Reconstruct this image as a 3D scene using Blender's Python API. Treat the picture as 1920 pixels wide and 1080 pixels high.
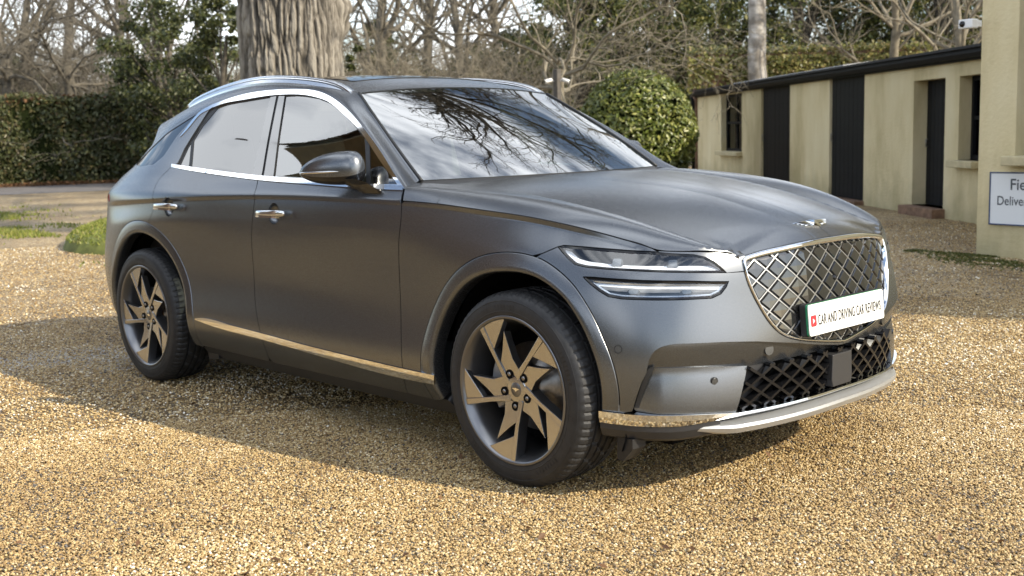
import bpy, bmesh, math, random
import numpy as np
from mathutils import Vector, Matrix
from mathutils.bvhtree import BVHTree
from mathutils.geometry import delaunay_2d_cdt

scene = bpy.context.scene
for o in list(bpy.data.objects):
    bpy.data.objects.remove(o, do_unlink=True)
C = scene.collection
R = math.radians
random.seed(7)
RNG = np.random.default_rng(11)

# ------------------------------------------------------------------ camera
CAM_F = 2161.775                       # focal length in photograph pixels (1920 wide)
CAM_P = np.array([2.9783, -3.7687, 1.2962])
YAW, PITCH, ROLL = 2.3806, -0.1345, -0.0275


def cam_axes():
    f = np.array([math.cos(PITCH) * math.cos(YAW), math.cos(PITCH) * math.sin(YAW), math.sin(PITCH)])
    r = np.cross(f, [0, 0, 1]); r /= np.linalg.norm(r)
    u = np.cross(r, f)
    return f, r * math.cos(ROLL) + u * math.sin(ROLL), -r * math.sin(ROLL) + u * math.cos(ROLL)


CF, CR, CU = cam_axes()
cam_data = bpy.data.cameras.new('camera')
cam = bpy.data.objects.new('camera', cam_data)
C.objects.link(cam)
cam.matrix_world = Matrix(((CR[0], CU[0], -CF[0], CAM_P[0]), (CR[1], CU[1], -CF[1], CAM_P[1]),
                           (CR[2], CU[2], -CF[2], CAM_P[2]), (0, 0, 0, 1)))
cam_data.sensor_width = 36
cam_data.lens = CAM_F / 1920 * 36
cam_data.clip_end = 2000
cam_data.dof.use_dof = True
cam_data.dof.focus_distance = 4.6
cam_data.dof.aperture_fstop = 4.6
scene.camera = cam
scene.render.resolution_x, scene.render.resolution_y = 1024, 576


def pix_ray(u, v):
    return CF + CR * (u - 960) / CAM_F - CU * (v - 540) / CAM_F


def at(u, v, ax, val):                 # point on a pixel's ray where coordinate ax equals val
    d = pix_ray(u, v)
    return CAM_P + d * ((val - CAM_P[ax]) / d[ax])


# ------------------------------------------------------------------ sky and sun
SUN_TO = Vector((1.5, 0.45, 1.0)).normalized()
SUN_EL = math.asin(SUN_TO.z)
SUN_AZ = math.atan2(SUN_TO.x, SUN_TO.y)          # clockwise from +Y
world = bpy.data.worlds.new('World')
scene.world = world
world.use_nodes = True
nt = world.node_tree
nt.nodes.clear()
n_out = nt.nodes.new('ShaderNodeOutputWorld')
n_bg = nt.nodes.new('ShaderNodeBackground')
n_sky = nt.nodes.new('ShaderNodeTexSky')
n_sky.sky_type = 'NISHITA'
n_sky.sun_disc = False
n_sky.sun_elevation = SUN_EL
n_sky.sun_rotation = SUN_AZ
n_sky.air_density = 1.0
n_sky.dust_density = 0.8
n_bg.inputs['Strength'].default_value = 0.145
# broken cloud over the whole sky
n_tc = nt.nodes.new('ShaderNodeTexCoord')
n_map = nt.nodes.new('ShaderNodeMapping')
n_map.inputs['Scale'].default_value = (1.6, 1.6, 3.6)
n_map.inputs['Location'].default_value = (0.7, 0.2, 0.4)
n_noi = nt.nodes.new('ShaderNodeTexNoise')
n_noi.inputs['Scale'].default_value = 1.5
n_noi.inputs['Detail'].default_value = 8
n_noi.inputs['Roughness'].default_value = 0.55
n_rmp = nt.nodes.new('ShaderNodeValToRGB')
n_rmp.color_ramp.elements[0].position = 0.46
n_rmp.color_ramp.elements[0].color = (0.03, 0.03, 0.03, 1)
n_rmp.color_ramp.elements[1].position = 0.62
n_rmp.color_ramp.elements[1].color = (0.92, 0.92, 0.92, 1)
n_mix = nt.nodes.new('ShaderNodeMixRGB')
n_mix.inputs[2].default_value = (15.5, 16.1, 16.8, 1)
nt.links.new(n_tc.outputs['Generated'], n_map.inputs['Vector'])
nt.links.new(n_map.outputs['Vector'], n_noi.inputs['Vector'])
nt.links.new(n_noi.outputs['Fac'], n_rmp.inputs['Fac'])
nt.links.new(n_rmp.outputs['Color'], n_mix.inputs[0])
nt.links.new(n_sky.outputs['Color'], n_mix.inputs[1])
nt.links.new(n_mix.outputs['Color'], n_bg.inputs['Color'])
nt.links.new(n_bg.outputs['Background'], n_out.inputs['Surface'])

sun_data = bpy.data.lights.new('sun', 'SUN')
sun_data.energy = 5.0
sun_data.angle = R(0.53)
sun_data.color = (1.0, 0.89, 0.70)
sun = bpy.data.objects.new('sun', sun_data)
C.objects.link(sun)
sun.rotation_euler = (-SUN_TO).to_track_quat('-Z', 'Y').to_euler()

scene.view_settings.view_transform = 'Standard'
scene.view_settings.look = 'None'
scene.view_settings.gamma = 1.0
scene.view_settings.use_curve_mapping = False
scene.view_settings.exposure = 0.46


# ------------------------------------------------------------------ helpers
def link(name, mesh, mat=None, parent=None, loc=None):
    o = bpy.data.objects.new(name, mesh)
    C.objects.link(o)
    if mat is not None and len(mesh.materials) == 0:
        mesh.materials.append(mat)
    if parent is not None:
        o.parent = parent
    if loc is not None:
        o.location = loc
    return o


def tag(o, label=None, cat=None, group=None, kind=None):
    if label: o['label'] = label
    if cat: o['category'] = cat
    if group: o['group'] = group
    if kind: o['kind'] = kind
    return o


def thing(name, label, cat, loc=(0, 0, 0), rz=0, group=None):
    o = bpy.data.objects.new(name, None)
    C.objects.link(o)
    o.location = loc
    o.rotation_euler = (0, 0, rz)
    o.empty_display_size = 0.2
    return tag(o, label, cat, group)


def copy_tree(o, parent=None):
    c = o.copy()
    C.objects.link(c)
    c.parent = parent
    for ch in list(o.children):
        copy_tree(ch, c)
    return c


def pydata(name, v, f, smooth=False, normals=None):
    me = bpy.data.meshes.new(name)
    me.from_pydata([tuple(map(float, p)) for p in v], [], [tuple(map(int, q)) for q in f])
    if smooth or normals is not None:
        me.polygons.foreach_set('use_smooth', [True] * len(me.polygons))
    if normals is not None:
        me.normals_split_custom_set_from_vertices([tuple(map(float, n)) for n in normals])
    me.update()
    return me


def fast_mesh(name, v, f, smooth=False):
    """v (N,3) array, f (M,k) array of one polygon size"""
    v = np.asarray(v, np.float32); f = np.asarray(f, np.int32)
    me = bpy.data.meshes.new(name)
    me.vertices.add(len(v)); me.vertices.foreach_set('co', v.ravel())
    k = f.shape[1]
    me.loops.add(f.size); me.loops.foreach_set('vertex_index', f.ravel())
    me.polygons.add(len(f))
    me.polygons.foreach_set('loop_start', np.arange(0, f.size, k, dtype=np.int32))
    me.polygons.foreach_set('loop_total', np.full(len(f), k, np.int32))
    if smooth:
        me.polygons.foreach_set('use_smooth', np.ones(len(f), bool))
    me.update(calc_edges=True)
    me.validate()
    return me


class MB:
    """collects boxes, bars, tubes and lathes into one mesh"""
    def __init__(self): self.v = []; self.f = []; self.sm = []

    def add(self, v, f, sm=False):
        n = len(self.v)
        self.v += [tuple(map(float, p)) for p in v]
        self.f += [tuple(i + n for i in q) for q in f]
        self.sm += [sm] * len(f)
        return self

    def box(self, c, s, rot=None):
        hx, hy, hz = s[0] / 2, s[1] / 2, s[2] / 2
        v = [Vector((x, y, z)) for x in (-hx, hx) for y in (-hy, hy) for z in (-hz, hz)]
        if rot is not None:
            v = [rot @ p for p in v]
        v = [p + Vector(c) for p in v]
        return self.add(v, [(0, 1, 3, 2), (4, 6, 7, 5), (0, 4, 5, 1), (2, 3, 7, 6), (0, 2, 6, 4), (1, 5, 7, 3)])

    def prism(self, pts, axis, a, b):
        """closed polygon pts (2d) extruded along axis (0,1,2) from a to b"""
        def mk(p, t):
            if axis == 0: return (t, p[0], p[1])
            if axis == 1: return (p[0], t, p[1])
            return (p[0], p[1], t)
        n = len(pts)
        v = [mk(p, a) for p in pts] + [mk(p, b) for p in pts]
        f = [tuple(range(n))[::-1], tuple(range(n, 2 * n))]
        f += [(i, (i + 1) % n, n + (i + 1) % n, n + i) for i in range(n)]
        return self.add(v, f)

    def tube(self, pts, rad, n=8, cap=True):
        pts = [Vector(p) for p in pts]
        if not hasattr(rad, '__len__'): rad = [rad] * len(pts)
        v = []; f = []
        up = None
        for i, p in enumerate(pts):
            t = (pts[min(i + 1, len(pts) - 1)] - pts[max(i - 1, 0)])
            t = t.normalized() if t.length > 1e-9 else Vector((0, 0, 1))
            if up is None:
                up = t.orthogonal().normalized()
            up = (up - t * up.dot(t))
            up = up.normalized() if up.length > 1e-6 else t.orthogonal().normalized()
            b = t.cross(up)
            for k in range(n):
                a = 2 * math.pi * k / n
                v.append(p + (up * math.cos(a) + b * math.sin(a)) * rad[i])
        for i in range(len(pts) - 1):
            for k in range(n):
                f.append((i * n + k, i * n + (k + 1) % n, (i + 1) * n + (k + 1) % n, (i + 1) * n + k))
        self.add(v, f, True)
        if cap:
            m = len(self.v) - len(v)
            self.f.append(tuple(m + k for k in range(n))[::-1]); self.sm.append(False)
            self.f.append(tuple(m + (len(pts) - 1) * n + k for k in range(n))); self.sm.append(False)
        return self

    def lathe(self, prof, n=48, axis='y', c=(0, 0, 0), closed=False):
        """prof list of (r, t) with t along the axis"""
        v = []; f = []
        for (r, t) in prof:
            for k in range(n):
                a = 2 * math.pi * k / n
                if axis == 'y': p = (r * math.cos(a), t, r * math.sin(a))
                elif axis == 'x': p = (t, r * math.cos(a), r * math.sin(a))
                else: p = (r * math.cos(a), r * math.sin(a), t)
                v.append((p[0] + c[0], p[1] + c[1], p[2] + c[2]))
        m = len(prof)
        for i in range(m if closed else m - 1):
            j = (i + 1) % m
            for k in range(n):
                f.append((i * n + k, i * n + (k + 1) % n, j * n + (k + 1) % n, j * n + k))
        return self.add(v, f, True)

    def mesh(self, name):
        me = bpy.data.meshes.new(name)
        me.from_pydata(self.v, [], self.f)
        me.polygons.foreach_set('use_smooth', self.sm)
        me.update()
        bm = bmesh.new(); bm.from_mesh(me)
        bmesh.ops.recalc_face_normals(bm, faces=bm.faces)
        bm.to_mesh(me); bm.free()
        return me

    def build(self, name, mat, parent=None, bevel=0, loc=None):
        o = link(name, self.mesh(name), mat, parent, loc)
        if bevel:
            m = o.modifiers.new('bevel', 'BEVEL'); m.width = bevel; m.segments = 2; m.limit_method = 'ANGLE'
            m.angle_limit = R(40)
        return o


# ------------------------------------------------------------------ materials
def nodes_of(m):
    m.use_nodes = True
    return m.node_tree, m.node_tree.nodes['Principled BSDF']


def simple(name, col, rough=0.5, metal=0.0, spec=0.5, coat=0.0, noise=0.0, nscale=20.0, bump=0.0, bscale=80.0, rvar=0.0):
    m = bpy.data.materials.new(name)
    t, p = nodes_of(m)
    p.inputs['Base Color'].default_value = (*col, 1)
    p.inputs['Roughness'].default_value = rough
    p.inputs['Metallic'].default_value = metal
    p.inputs['Specular IOR Level'].default_value = spec
    p.inputs['Coat Weight'].default_value = coat
    p.inputs['Coat Roughness'].default_value = 0.06
    if noise or bump or rvar:
        tc = t.nodes.new('ShaderNodeTexCoord')
    if noise or rvar:
        n = t.nodes.new('ShaderNodeTexNoise'); n.inputs['Scale'].default_value = nscale
        n.inputs['Detail'].default_value = 6; n.inputs['Roughness'].default_value = 0.6
        t.links.new(tc.outputs['Object'], n.inputs['Vector'])
    if noise:
        r = t.nodes.new('ShaderNodeValToRGB')
        r.color_ramp.elements[0].position = 0.3; r.color_ramp.elements[1].position = 0.7
        r.color_ramp.elements[0].color = (*[c * (1 - noise) for c in col], 1)
        r.color_ramp.elements[1].color = (*[min(1, c * (1 + noise)) for c in col], 1)
        t.links.new(n.outputs['Fac'], r.inputs['Fac'])
        t.links.new(r.outputs['Color'], p.inputs['Base Color'])
    if rvar:
        mr = t.nodes.new('ShaderNodeMapRange')
        mr.inputs['From Min'].default_value = 0.3; mr.inputs['From Max'].default_value = 0.7
        mr.inputs['To Min'].default_value = max(0.02, rough - rvar); mr.inputs['To Max'].default_value = rough + rvar
        t.links.new(n.outputs['Fac'], mr.inputs['Value'])
        t.links.new(mr.outputs['Result'], p.inputs['Roughness'])
    if bump:
        b = t.nodes.new('ShaderNodeTexNoise'); b.inputs['Scale'].default_value = bscale
        b.inputs['Detail'].default_value = 5
        bp = t.nodes.new('ShaderNodeBump'); bp.inputs['Strength'].default_value = bump
        bp.inputs['Distance'].default_value = 0.01
        t.links.new(tc.outputs['Object'], b.inputs['Vector'])
        t.links.new(b.outputs['Fac'], bp.inputs['Height'])
        t.links.new(bp.outputs['Normal'], p.inputs['Normal'])
    return m


def glass_mat(name, tint, ior=1.6, rough=0.0):
    """thin window glass: tinted see-through plus mirror reflection by Fresnel"""
    m = bpy.data.materials.new(name)
    m.use_nodes = True
    t = m.node_tree; t.nodes.clear()
    o = t.nodes.new('ShaderNodeOutputMaterial')
    mx = t.nodes.new('ShaderNodeMixShader')
    fr = t.nodes.new('ShaderNodeFresnel'); fr.inputs['IOR'].default_value = ior
    tr = t.nodes.new('ShaderNodeBsdfTransparent'); tr.inputs['Color'].default_value = (*tint, 1)
    gl = t.nodes.new('ShaderNodeBsdfGlossy'); gl.inputs['Roughness'].default_value = rough
    ge = t.nodes.new('ShaderNodeNewGeometry'); mr = t.nodes.new('ShaderNodeMapRange')      # same reflectance from both sides of the pane
    mr.inputs['To Min'].default_value = ior; mr.inputs['To Max'].default_value = 1 / ior
    t.links.new(ge.outputs['Backfacing'], mr.inputs['Value']); t.links.new(mr.outputs['Result'], fr.inputs['IOR'])
    t.links.new(fr.outputs['Fac'], mx.inputs['Fac'])
    t.links.new(tr.outputs['BSDF'], mx.inputs[1]); t.links.new(gl.outputs['BSDF'], mx.inputs[2])
    t.links.new(mx.outputs['Shader'], o.inputs['Surface'])
    return m


M = {}
M['paint'] = simple('satin_grey_paint', (0.165, 0.174, 0.187), rough=0.27, metal=0.9, nscale=900, noise=0.04, rvar=0.012)
M['chrome'] = simple('bright_chrome', (0.82, 0.83, 0.84), rough=0.06, metal=1.0)
M['satin_chrome'] = simple('satin_chrome', (0.70, 0.71, 0.72), rough=0.2, metal=1.0)
M['dark_chrome'] = simple('dark_chrome', (0.115, 0.117, 0.12), rough=0.13, metal=0.9)
M['silver'] = simple('silver_skid_plate', (0.62, 0.63, 0.64), rough=0.34, metal=0.8)
M['black_gloss'] = simple('black_gloss_plastic', (0.008, 0.008, 0.009), rough=0.08)
M['black'] = simple('black_plastic', (0.014, 0.014, 0.015), rough=0.5, bump=0.08, bscale=600)
M['trim_black'] = simple('dark_grey_plastic', (0.03, 0.03, 0.032), rough=0.42, bump=0.05, bscale=500)
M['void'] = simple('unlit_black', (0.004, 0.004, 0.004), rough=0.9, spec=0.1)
M['glass'] = glass_mat('windscreen_glass', (0.40, 0.47, 0.46), ior=4.4)
M['side_glass'] = glass_mat('side_window_glass', (0.34, 0.40, 0.38), ior=2.8)
M['privacy_glass'] = glass_mat('privacy_glass', (0.05, 0.05, 0.055), ior=2.5)
M['lens'] = glass_mat('lamp_lens', (0.90, 0.93, 0.96), ior=2.1)
M['tyre'] = simple('tyre_rubber', (0.018, 0.018, 0.019), rough=0.58, noise=0.35, nscale=30, bump=0.1, bscale=250)
M['rim'] = simple('machined_alloy', (0.46, 0.465, 0.475), rough=0.24, metal=1.0)
M['rim_dark'] = simple('dark_alloy', (0.20, 0.20, 0.205), rough=0.3, metal=0.9)
M['steel'] = simple('brake_steel', (0.30, 0.28, 0.26), rough=0.35, metal=1.0, noise=0.2, nscale=40)
M['rust'] = simple('rusty_hub', (0.20, 0.11, 0.055), rough=0.7, metal=0.4, noise=0.4, nscale=60)
M['caliper'] = simple('grey_caliper', (0.33, 0.34, 0.35), rough=0.4, metal=0.5)
M['white_print'] = simple('white_print', (0.8, 0.8, 0.8), rough=0.4)
M['plate_white'] = simple('plate_white', (0.82, 0.82, 0.80), rough=0.3)
M['plate_black'] = simple('plate_lettering', (0.012, 0.012, 0.012), rough=0.4)
M['plate_green'] = simple('plate_edge_green', (0.02, 0.22, 0.10), rough=0.3)
M['red'] = simple('play_logo_red', (0.72, 0.03, 0.04), rough=0.4)
M['tail_red'] = simple('tail_lamp_red', (0.35, 0.02, 0.015), rough=0.15, coat=0.5)
M['lamp_bar'] = simple('frosted_light_bar', (0.92, 0.93, 0.95), rough=0.3)
M['projector'] = simple('projector_lens', (0.07, 0.08, 0.09), rough=0.03, metal=0.3, coat=1.0)
M['lamp_black'] = simple('lamp_housing', (0.02, 0.021, 0.023), rough=0.15, metal=0.3)
M['grille_bar'] = simple('grille_bar_metal', (0.40, 0.40, 0.40), rough=0.35, metal=0.9)
M['pillar'] = simple('pillar_gloss', (0.02, 0.02, 0.021), rough=0.05, coat=1.0)
M['seat'] = simple('light_leather', (0.34, 0.32, 0.29), rough=0.55)
M['cabin'] = simple('cabin_dark', (0.02, 0.02, 0.021), rough=0.6)
# ------------------------------------------------------------------ smooth surfaces of the car
class CS:
    """natural cubic spline through (x_i, Y_i)"""
    def __init__(self, x, Y):
        self.x = x = np.asarray(x, float); self.Y = Y = np.asarray(Y, float)
        n = len(x); h = np.diff(x)
        A = np.zeros((n, n)); B = np.zeros((n, n))
        A[0, 0] = A[-1, -1] = 1
        for i in range(1, n - 1):
            A[i, i - 1] = h[i - 1]; A[i, i] = 2 * (h[i - 1] + h[i]); A[i, i + 1] = h[i]
            B[i, i - 1] = 6 / h[i - 1]; B[i, i] = -6 / h[i - 1] - 6 / h[i]; B[i, i + 1] = 6 / h[i]
        self.S = np.linalg.solve(A, B)            # second derivatives as a linear map of the values
        self.M = np.tensordot(self.S, Y, 1)

    def weights(self, q):
        x = self.x
        q = np.clip(np.asarray(q, float), x[0], x[-1])
        i = np.clip(np.searchsorted(x, q) - 1, 0, len(x) - 2)
        h = x[i + 1] - x[i]; a = (x[i + 1] - q) / h; b = (q - x[i]) / h
        return i, a, b, (a ** 3 - a) * h * h / 6, (b ** 3 - b) * h * h / 6

    def __call__(self, q):
        i, a, b, c, d = self.weights(q)
        if self.Y.ndim > 1:
            a, b, c, d = (w[..., None] for w in (a, b, c, d))
        return a * self.Y[i] + b * self.Y[i + 1] + c * self.M[i] + d * self.M[i + 1]


ST = np.array([(.785, 0), (.772, -.25), (.728, -.48), (.668, -.64), (.575, -.785), (.45, -.875), (.30, -.922), (0, -.948),
               (-.5, -.950), (-1.2, -.950), (-2.0, -.952), (-2.875, -.960), (-3.2, -.945), (-3.5, -.868), (-3.68, -.76),
               (-3.80, -.55), (-3.85, -.28), (-3.865, 0)])
_ss = np.r_[0, np.cumsum(np.hypot(*np.diff(ST, axis=0).T))]
S_END = _ss[-1]
_ext_s = np.r_[-_ss[2], -_ss[1], _ss, 2 * S_END - _ss[-2], 2 * S_END - _ss[-3]]
_mir = lambda a: a * [1, -1]
_ext_p = np.r_[[_mir(ST[2])], [_mir(ST[1])], ST, [_mir(ST[-2])], [_mir(ST[-3])]]
BASE = CS(_ext_s, _ext_p)
ZR = np.array([.14, .20, .26, .33, .42, .52, .62, .72, .82, .88, .95, 1.03, 1.10, 1.18, 1.28, 1.40, 1.50, 1.58])
_c0 = [.10, .065, .035, .015, .002, 0, .008, .02, .035, .055, .12, .25, .38, .5, .65, .8, .95, 1.1]
_c3 = [.115, .068, .035, .015, .003, 0, .013, .031, .052, .078, .14, .26, .38, .5, .65, .8, .95, 1.1]
_c4 = [.13, .07, .035, .015, .003, 0, .014, .038, .072, .107, .165, .26, .37, .48, .6, .75, .9, 1.0]
_c5 = [.13, .075, .038, .016, .003, 0, .011, .033, .070, .108, .165, .25, .34, .42, .5, .6, .7, .8]
_c6 = [.13, .08, .04, .016, .002, .0, .005, .02, .052, .078, .115, .17, .23, .28, .35, .42, .5, .58]
_c7 = [.14, .09, .045, .014, .0, .004, .01, .012, .018, .030, .050, .080, .115, .15, .20, .27, .34, .41]
_c8 = [.14, .09, .045, .012, .0, .010, .018, .018, .014, .012, .014, .024, .080, .130, .180, .240, .292, .34]
_c9 = [.14, .09, .045, .010, .0, .012, .022, .020, .012, .008, .005, .011, .066, .122, .174, .235, .287, .335]
_c11 = [.14, .09, .045, .012, .0, .004, .008, .008, .004, .0, .001, .017, .058, .114, .175, .255, .33, .40]
_c12 = [.15, .10, .055, .02, .004, .0, .004, .008, .012, .018, .028, .045, .098, .165, .24, .335, .43, .52]
_c13 = [.17, .12, .07, .035, .012, .0, .0, .01, .024, .031, .04, .062, .13, .225, .33, .45, .57, .68]
_c14 = [.19, .13, .08, .045, .02, .003, .0, .008, .02, .028, .04, .065, .14, .25, .38, .54, .68, .8]
_c15 = [.2, .14, .09, .05, .025, .005, .0, .005, .015, .025, .04, .062, .13, .24, .39, .57, .72, .86]
OFF = np.array([_c0, _c0, _c3, _c3, _c4, _c5, _c6, _c7, _c8, _c9, _c9, _c11, _c12, _c13, _c14, _c15, _c15, _c15])
# a closer pair of levels at the waist keeps the side glass flat above the shoulder
ZR_OLD = ZR
ZR = np.array(sorted([*ZR_OLD, 1.065, 1.14]))
OFF = np.array([np.interp(ZR, ZR_OLD, c_) for c_ in OFF])
for k_, up_ in ((8, (.012, .022, .050, .082, .106, .126, .176, .238, .291, .334)), (9, (.005, .011, .036, .068, .092, .112, .162, .224, .278, .322)), (10, (.005, .011, .034, .062, .088, .109, .160, .224, .279, .324))):
    OFF[k_, list(ZR).index(.95):] = up_
_ext_o = np.r_[OFF[2:3], OFF[1:2], OFF, OFF[-2:-1], OFF[-3:-2]]
OFFS = CS(_ext_s, _ext_o)
_zsp = CS(ZR, np.zeros(len(ZR)))

ZCS = None                                # crease height along s, traced further down


def sstep(a, b, x):
    t = np.clip((x - a) / (b - a), 0, 1)
    return t * t * (3 - 2 * t)


def crease(s, z):
    """sharp line along the flank that runs on as the bonnet's lower edge, undercut below"""
    if ZCS is None: return 0.0
    d = ZCS(s) - z
    g = np.where(d <= 0, 0, np.where(d < .020, d / .020, 1 - sstep(.020, .13, d)))
    return .0115 * g * sstep(S_CR0 - .02, S_CR0 + .12, s) * sstep(S_CR1, S_CR1 - .3, s)


class BodySurf:
    def xy0(self, s):
        return BASE(s)

    def ev(self, s, z, extra=0.0):
        s = np.asarray(s, float); z = np.asarray(z, float)
        b = BASE(s)
        rows = OFFS(s)                                       # (N, rows)
        i, a, bb, c, d = _zsp.weights(z)
        n = np.arange(len(s))
        M2 = rows @ _zsp.S.T
        off = a * rows[n, i] + bb * rows[n, i + 1] + c * M2[n, i] + d * M2[n, i + 1]
        off = off + crease(s, z) + extra
        tgt = np.stack([np.clip(b[:, 0], -2.9, -.05), np.zeros(len(s))], -1)
        w = tgt - b
        w /= np.linalg.norm(w, axis=1)[:, None]
        p = b + w * off[:, None]
        return np.c_[p, z]

    def nrm(self, s, z):
        e = 1e-3
        ds = self.ev(s + e, z) - self.ev(s - e, z); dz = self.ev(s, z + e) - self.ev(s, z - e)
        n = np.cross(dz, ds)
        return n / np.linalg.norm(n, axis=1)[:, None]


BODY = BodySurf()
_gs = np.linspace(-.7, S_END, 760); _gz = np.linspace(.15, 1.57, 300)
_GX = BODY.ev(np.repeat(_gs, len(_gz)), np.tile(_gz, len(_gs)))
_idx = np.arange(len(_gs) * len(_gz)).reshape(len(_gs), len(_gz))
_q = np.stack([_idx[:-1, :-1], _idx[1:, :-1], _idx[1:, 1:], _idx[:-1, 1:]], -1).reshape(-1, 4)
BVH = BVHTree.FromPolygons([tuple(p) for p in _GX], [tuple(map(int, q)) for q in _q])
# orientation check so that normals point out of the car
_t = BODY.nrm(np.array([BASE.x[10]]), np.array([.6]))
NSIGN = 1.0 if _t[0, 1] < 0 else -1.0
_onrm = BODY.nrm
BODY.nrm = lambda s, z: _onrm(s, z) * NSIGN


def px(u, v, tries=0):
    """photograph pixel -> (s, z) on the body shell"""
    d = pix_ray(u, v)
    loc, n, i, dist = BVH.ray_cast(Vector(CAM_P), Vector(d).normalized())
    if loc is None:                       # just past the shell's outline: step back on to it
        if tries > 30:
            raise RuntimeError('pixel %s misses the body' % ((u, v),))
        return px(u + 2, v, tries + 1)
    z = loc.z
    si = _gs[i // (len(_gz) - 1)]
    for k in range(3):
        ss = np.linspace(si - .012 / (5 ** k), si + .012 / (5 ** k), 25)
        P = BODY.ev(ss, np.full(25, z))
        si = ss[np.argmin(np.hypot(P[:, 0] - loc.x, P[:, 1] - loc.y))]
    return (float(si), float(z))


def pxs(*pts):
    return [px(u, v) for u, v in pts]


_sx = np.linspace(BASE.x[2], S_END, 4000); _bx = BASE(_sx)[:, 0]


def sx(x):                                # s on the near flank for a given x
    return np.interp(-np.asarray(x, float), -_bx, _sx)


def sy(y):                                # s on the front for a given y (near half is negative)
    ss = np.linspace(-.6, _ss[4], 600)
    return float(np.interp(-y, -BASE(ss)[:, 1], ss))


_cr = pxs((1235, 471), (1180, 452), (1100, 430), (1000, 408), (900, 393), (815, 381.5), (752, 376.5), (600, 368), (480, 365.5), (380, 368), (290, 372.5), (235, 376))
_cr = np.array([(_cr[0][0] - .25, _cr[0][1] - .16), (_cr[0][0] - .12, _cr[0][1] - .07)] + _cr + [(_cr[-1][0] + .3, _cr[-1][1] - .018), (_cr[-1][0] + .9, _cr[-1][1] - .05)])
S_CR0, S_CR1 = _cr[2, 0], _cr[-3, 0] + .45
ZCS = CS(_cr[:, 0], _cr[:, 1])


def zc(s):
    return ZCS(np.atleast_1d(s))


def arc(cx, cz, r, a0, a1, n):
    """wheel-arch outline in the side view as (s, z); r is a radius or a function of the angle in degrees"""
    a = np.radians(np.linspace(a0, a1, n))
    if callable(r): r = r(np.degrees(a))
    x = cx + r * np.cos(a); z = cz + r * np.sin(a)
    return [(float(sx(xx)), float(zz)) for xx, zz in zip(x, z)]


# ---------------------------------------------------------------- panel maker
def resample(poly, step, closed=True):
    P = np.asarray(poly, float)
    if closed: P = np.r_[P, P[:1]]
    out = []
    for a, b in zip(P[:-1], P[1:]):
        n = max(1, int(np.ceil(np.hypot(*(b - a)) / step)))
        out += [a + (b - a) * k / n for k in range(n)]
    if not closed: out.append(P[-1])
    return np.array(out)


def smooth_line(pts, n=40):
    """cubic curve through traced points"""
    P = np.asarray(pts, float)
    t = np.r_[0, np.cumsum(np.linalg.norm(np.diff(P, axis=0), axis=1))]
    return [tuple(q) for q in CS(t, P)(np.linspace(0, t[-1], n))]


def area2(P):
    x, y = P[:, 0], P[:, 1]
    return .5 * np.sum(x * np.roll(y, -1) - np.roll(x, -1) * y)


def inset(P, d):
    """move a dense ccw polygon inwards by d"""
    P = np.asarray(P, float)
    if area2(P) < 0: P = P[::-1]
    e1 = P - np.roll(P, 1, 0); e2 = np.roll(P, -1, 0) - P
    e1 /= np.linalg.norm(e1, axis=1)[:, None] + 1e-12; e2 /= np.linalg.norm(e2, axis=1)[:, None] + 1e-12
    n1 = np.c_[-e1[:, 1], e1[:, 0]]; n2 = np.c_[-e2[:, 1], e2[:, 0]]
    m = n1 + n2
    L = np.sum(m * n1, 1); L = np.where(L < .5, .5, L)
    return P + m / L[:, None] * d


def inside(Q, P):
    x, y = Q[:, 0], Q[:, 1]
    r = np.zeros(len(Q), bool)
    j = len(P) - 1
    for i in range(len(P)):
        xi, yi = P[i]; xj, yj = P[j]
        if yi != yj:
            r ^= ((yi > y) != (yj > y)) & (x < (xj - xi) * (y - yi) / (yj - yi) + xi)
        j = i
    return r


def dist_poly(Q, P):
    d = np.full(len(Q), 9.9)
    for a, b in zip(P, np.roll(P, -1, 0)):
        e = b - a; L = e @ e
        t = np.clip(((Q - a) @ e) / (L + 1e-15), 0, 1)
        d = np.minimum(d, np.linalg.norm(Q - a - t[:, None] * e, axis=1))
    return d


def triang(outer, holes=(), du=.03, dv=.012, extra=None, bstep=None, gfilter=None):
    """triangulate a region of the parameter plane; returns points, triangles, boundary loops"""
    bstep = bstep or min(du, dv) * 1.2
    loops = [resample(outer, bstep)] + [resample(h, bstep) for h in holes]
    loops = [l if area2(l) > 0 else l[::-1] for l in loops]
    lo, hi = loops[0].min(0), loops[0].max(0)
    gu = np.arange(lo[0] + du * .5, hi[0], du); gv = np.arange(lo[1] + dv * .5, hi[1], dv)
    G = np.stack(np.meshgrid(gu, gv, indexing='ij'), -1).reshape(-1, 2)
    if gfilter is not None: G = G[gfilter(G)]
    if extra is not None and len(extra):
        G = np.r_[G, extra]
    keep = inside(G, loops[0]) & (dist_poly(G, loops[0]) > bstep * .35)
    for h in loops[1:]:
        keep &= ~inside(G, h) & (dist_poly(G, h) > bstep * .35)
    G = G[keep]
    pts = []; edges = []; lid = []
    for l in loops:
        n0 = len(pts); n = len(l)
        pts += [Vector(map(float, p)) for p in l]
        edges += [(n0 + i, n0 + (i + 1) % n) for i in range(n)]
        lid.append(list(range(n0, n0 + n)))
    pts += [Vector(map(float, p)) for p in G]
    v, e, f, ov, oe, of = delaunay_2d_cdt(pts, edges, [], 0, 1e-7)
    V = np.array([tuple(p) for p in v])
    F = np.array([q for q in f if len(q) == 3])
    cen = V[F].mean(1)
    k = inside(cen, loops[0])
    for h in loops[1:]: k &= ~inside(cen, h)
    F = F[k]
    back = {}
    for i, o in enumerate(ov):
        for j in o: back[j] = i
    lid = [[back[i] for i in l if i in back] for l in lid]
    return V, F, lid


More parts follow.
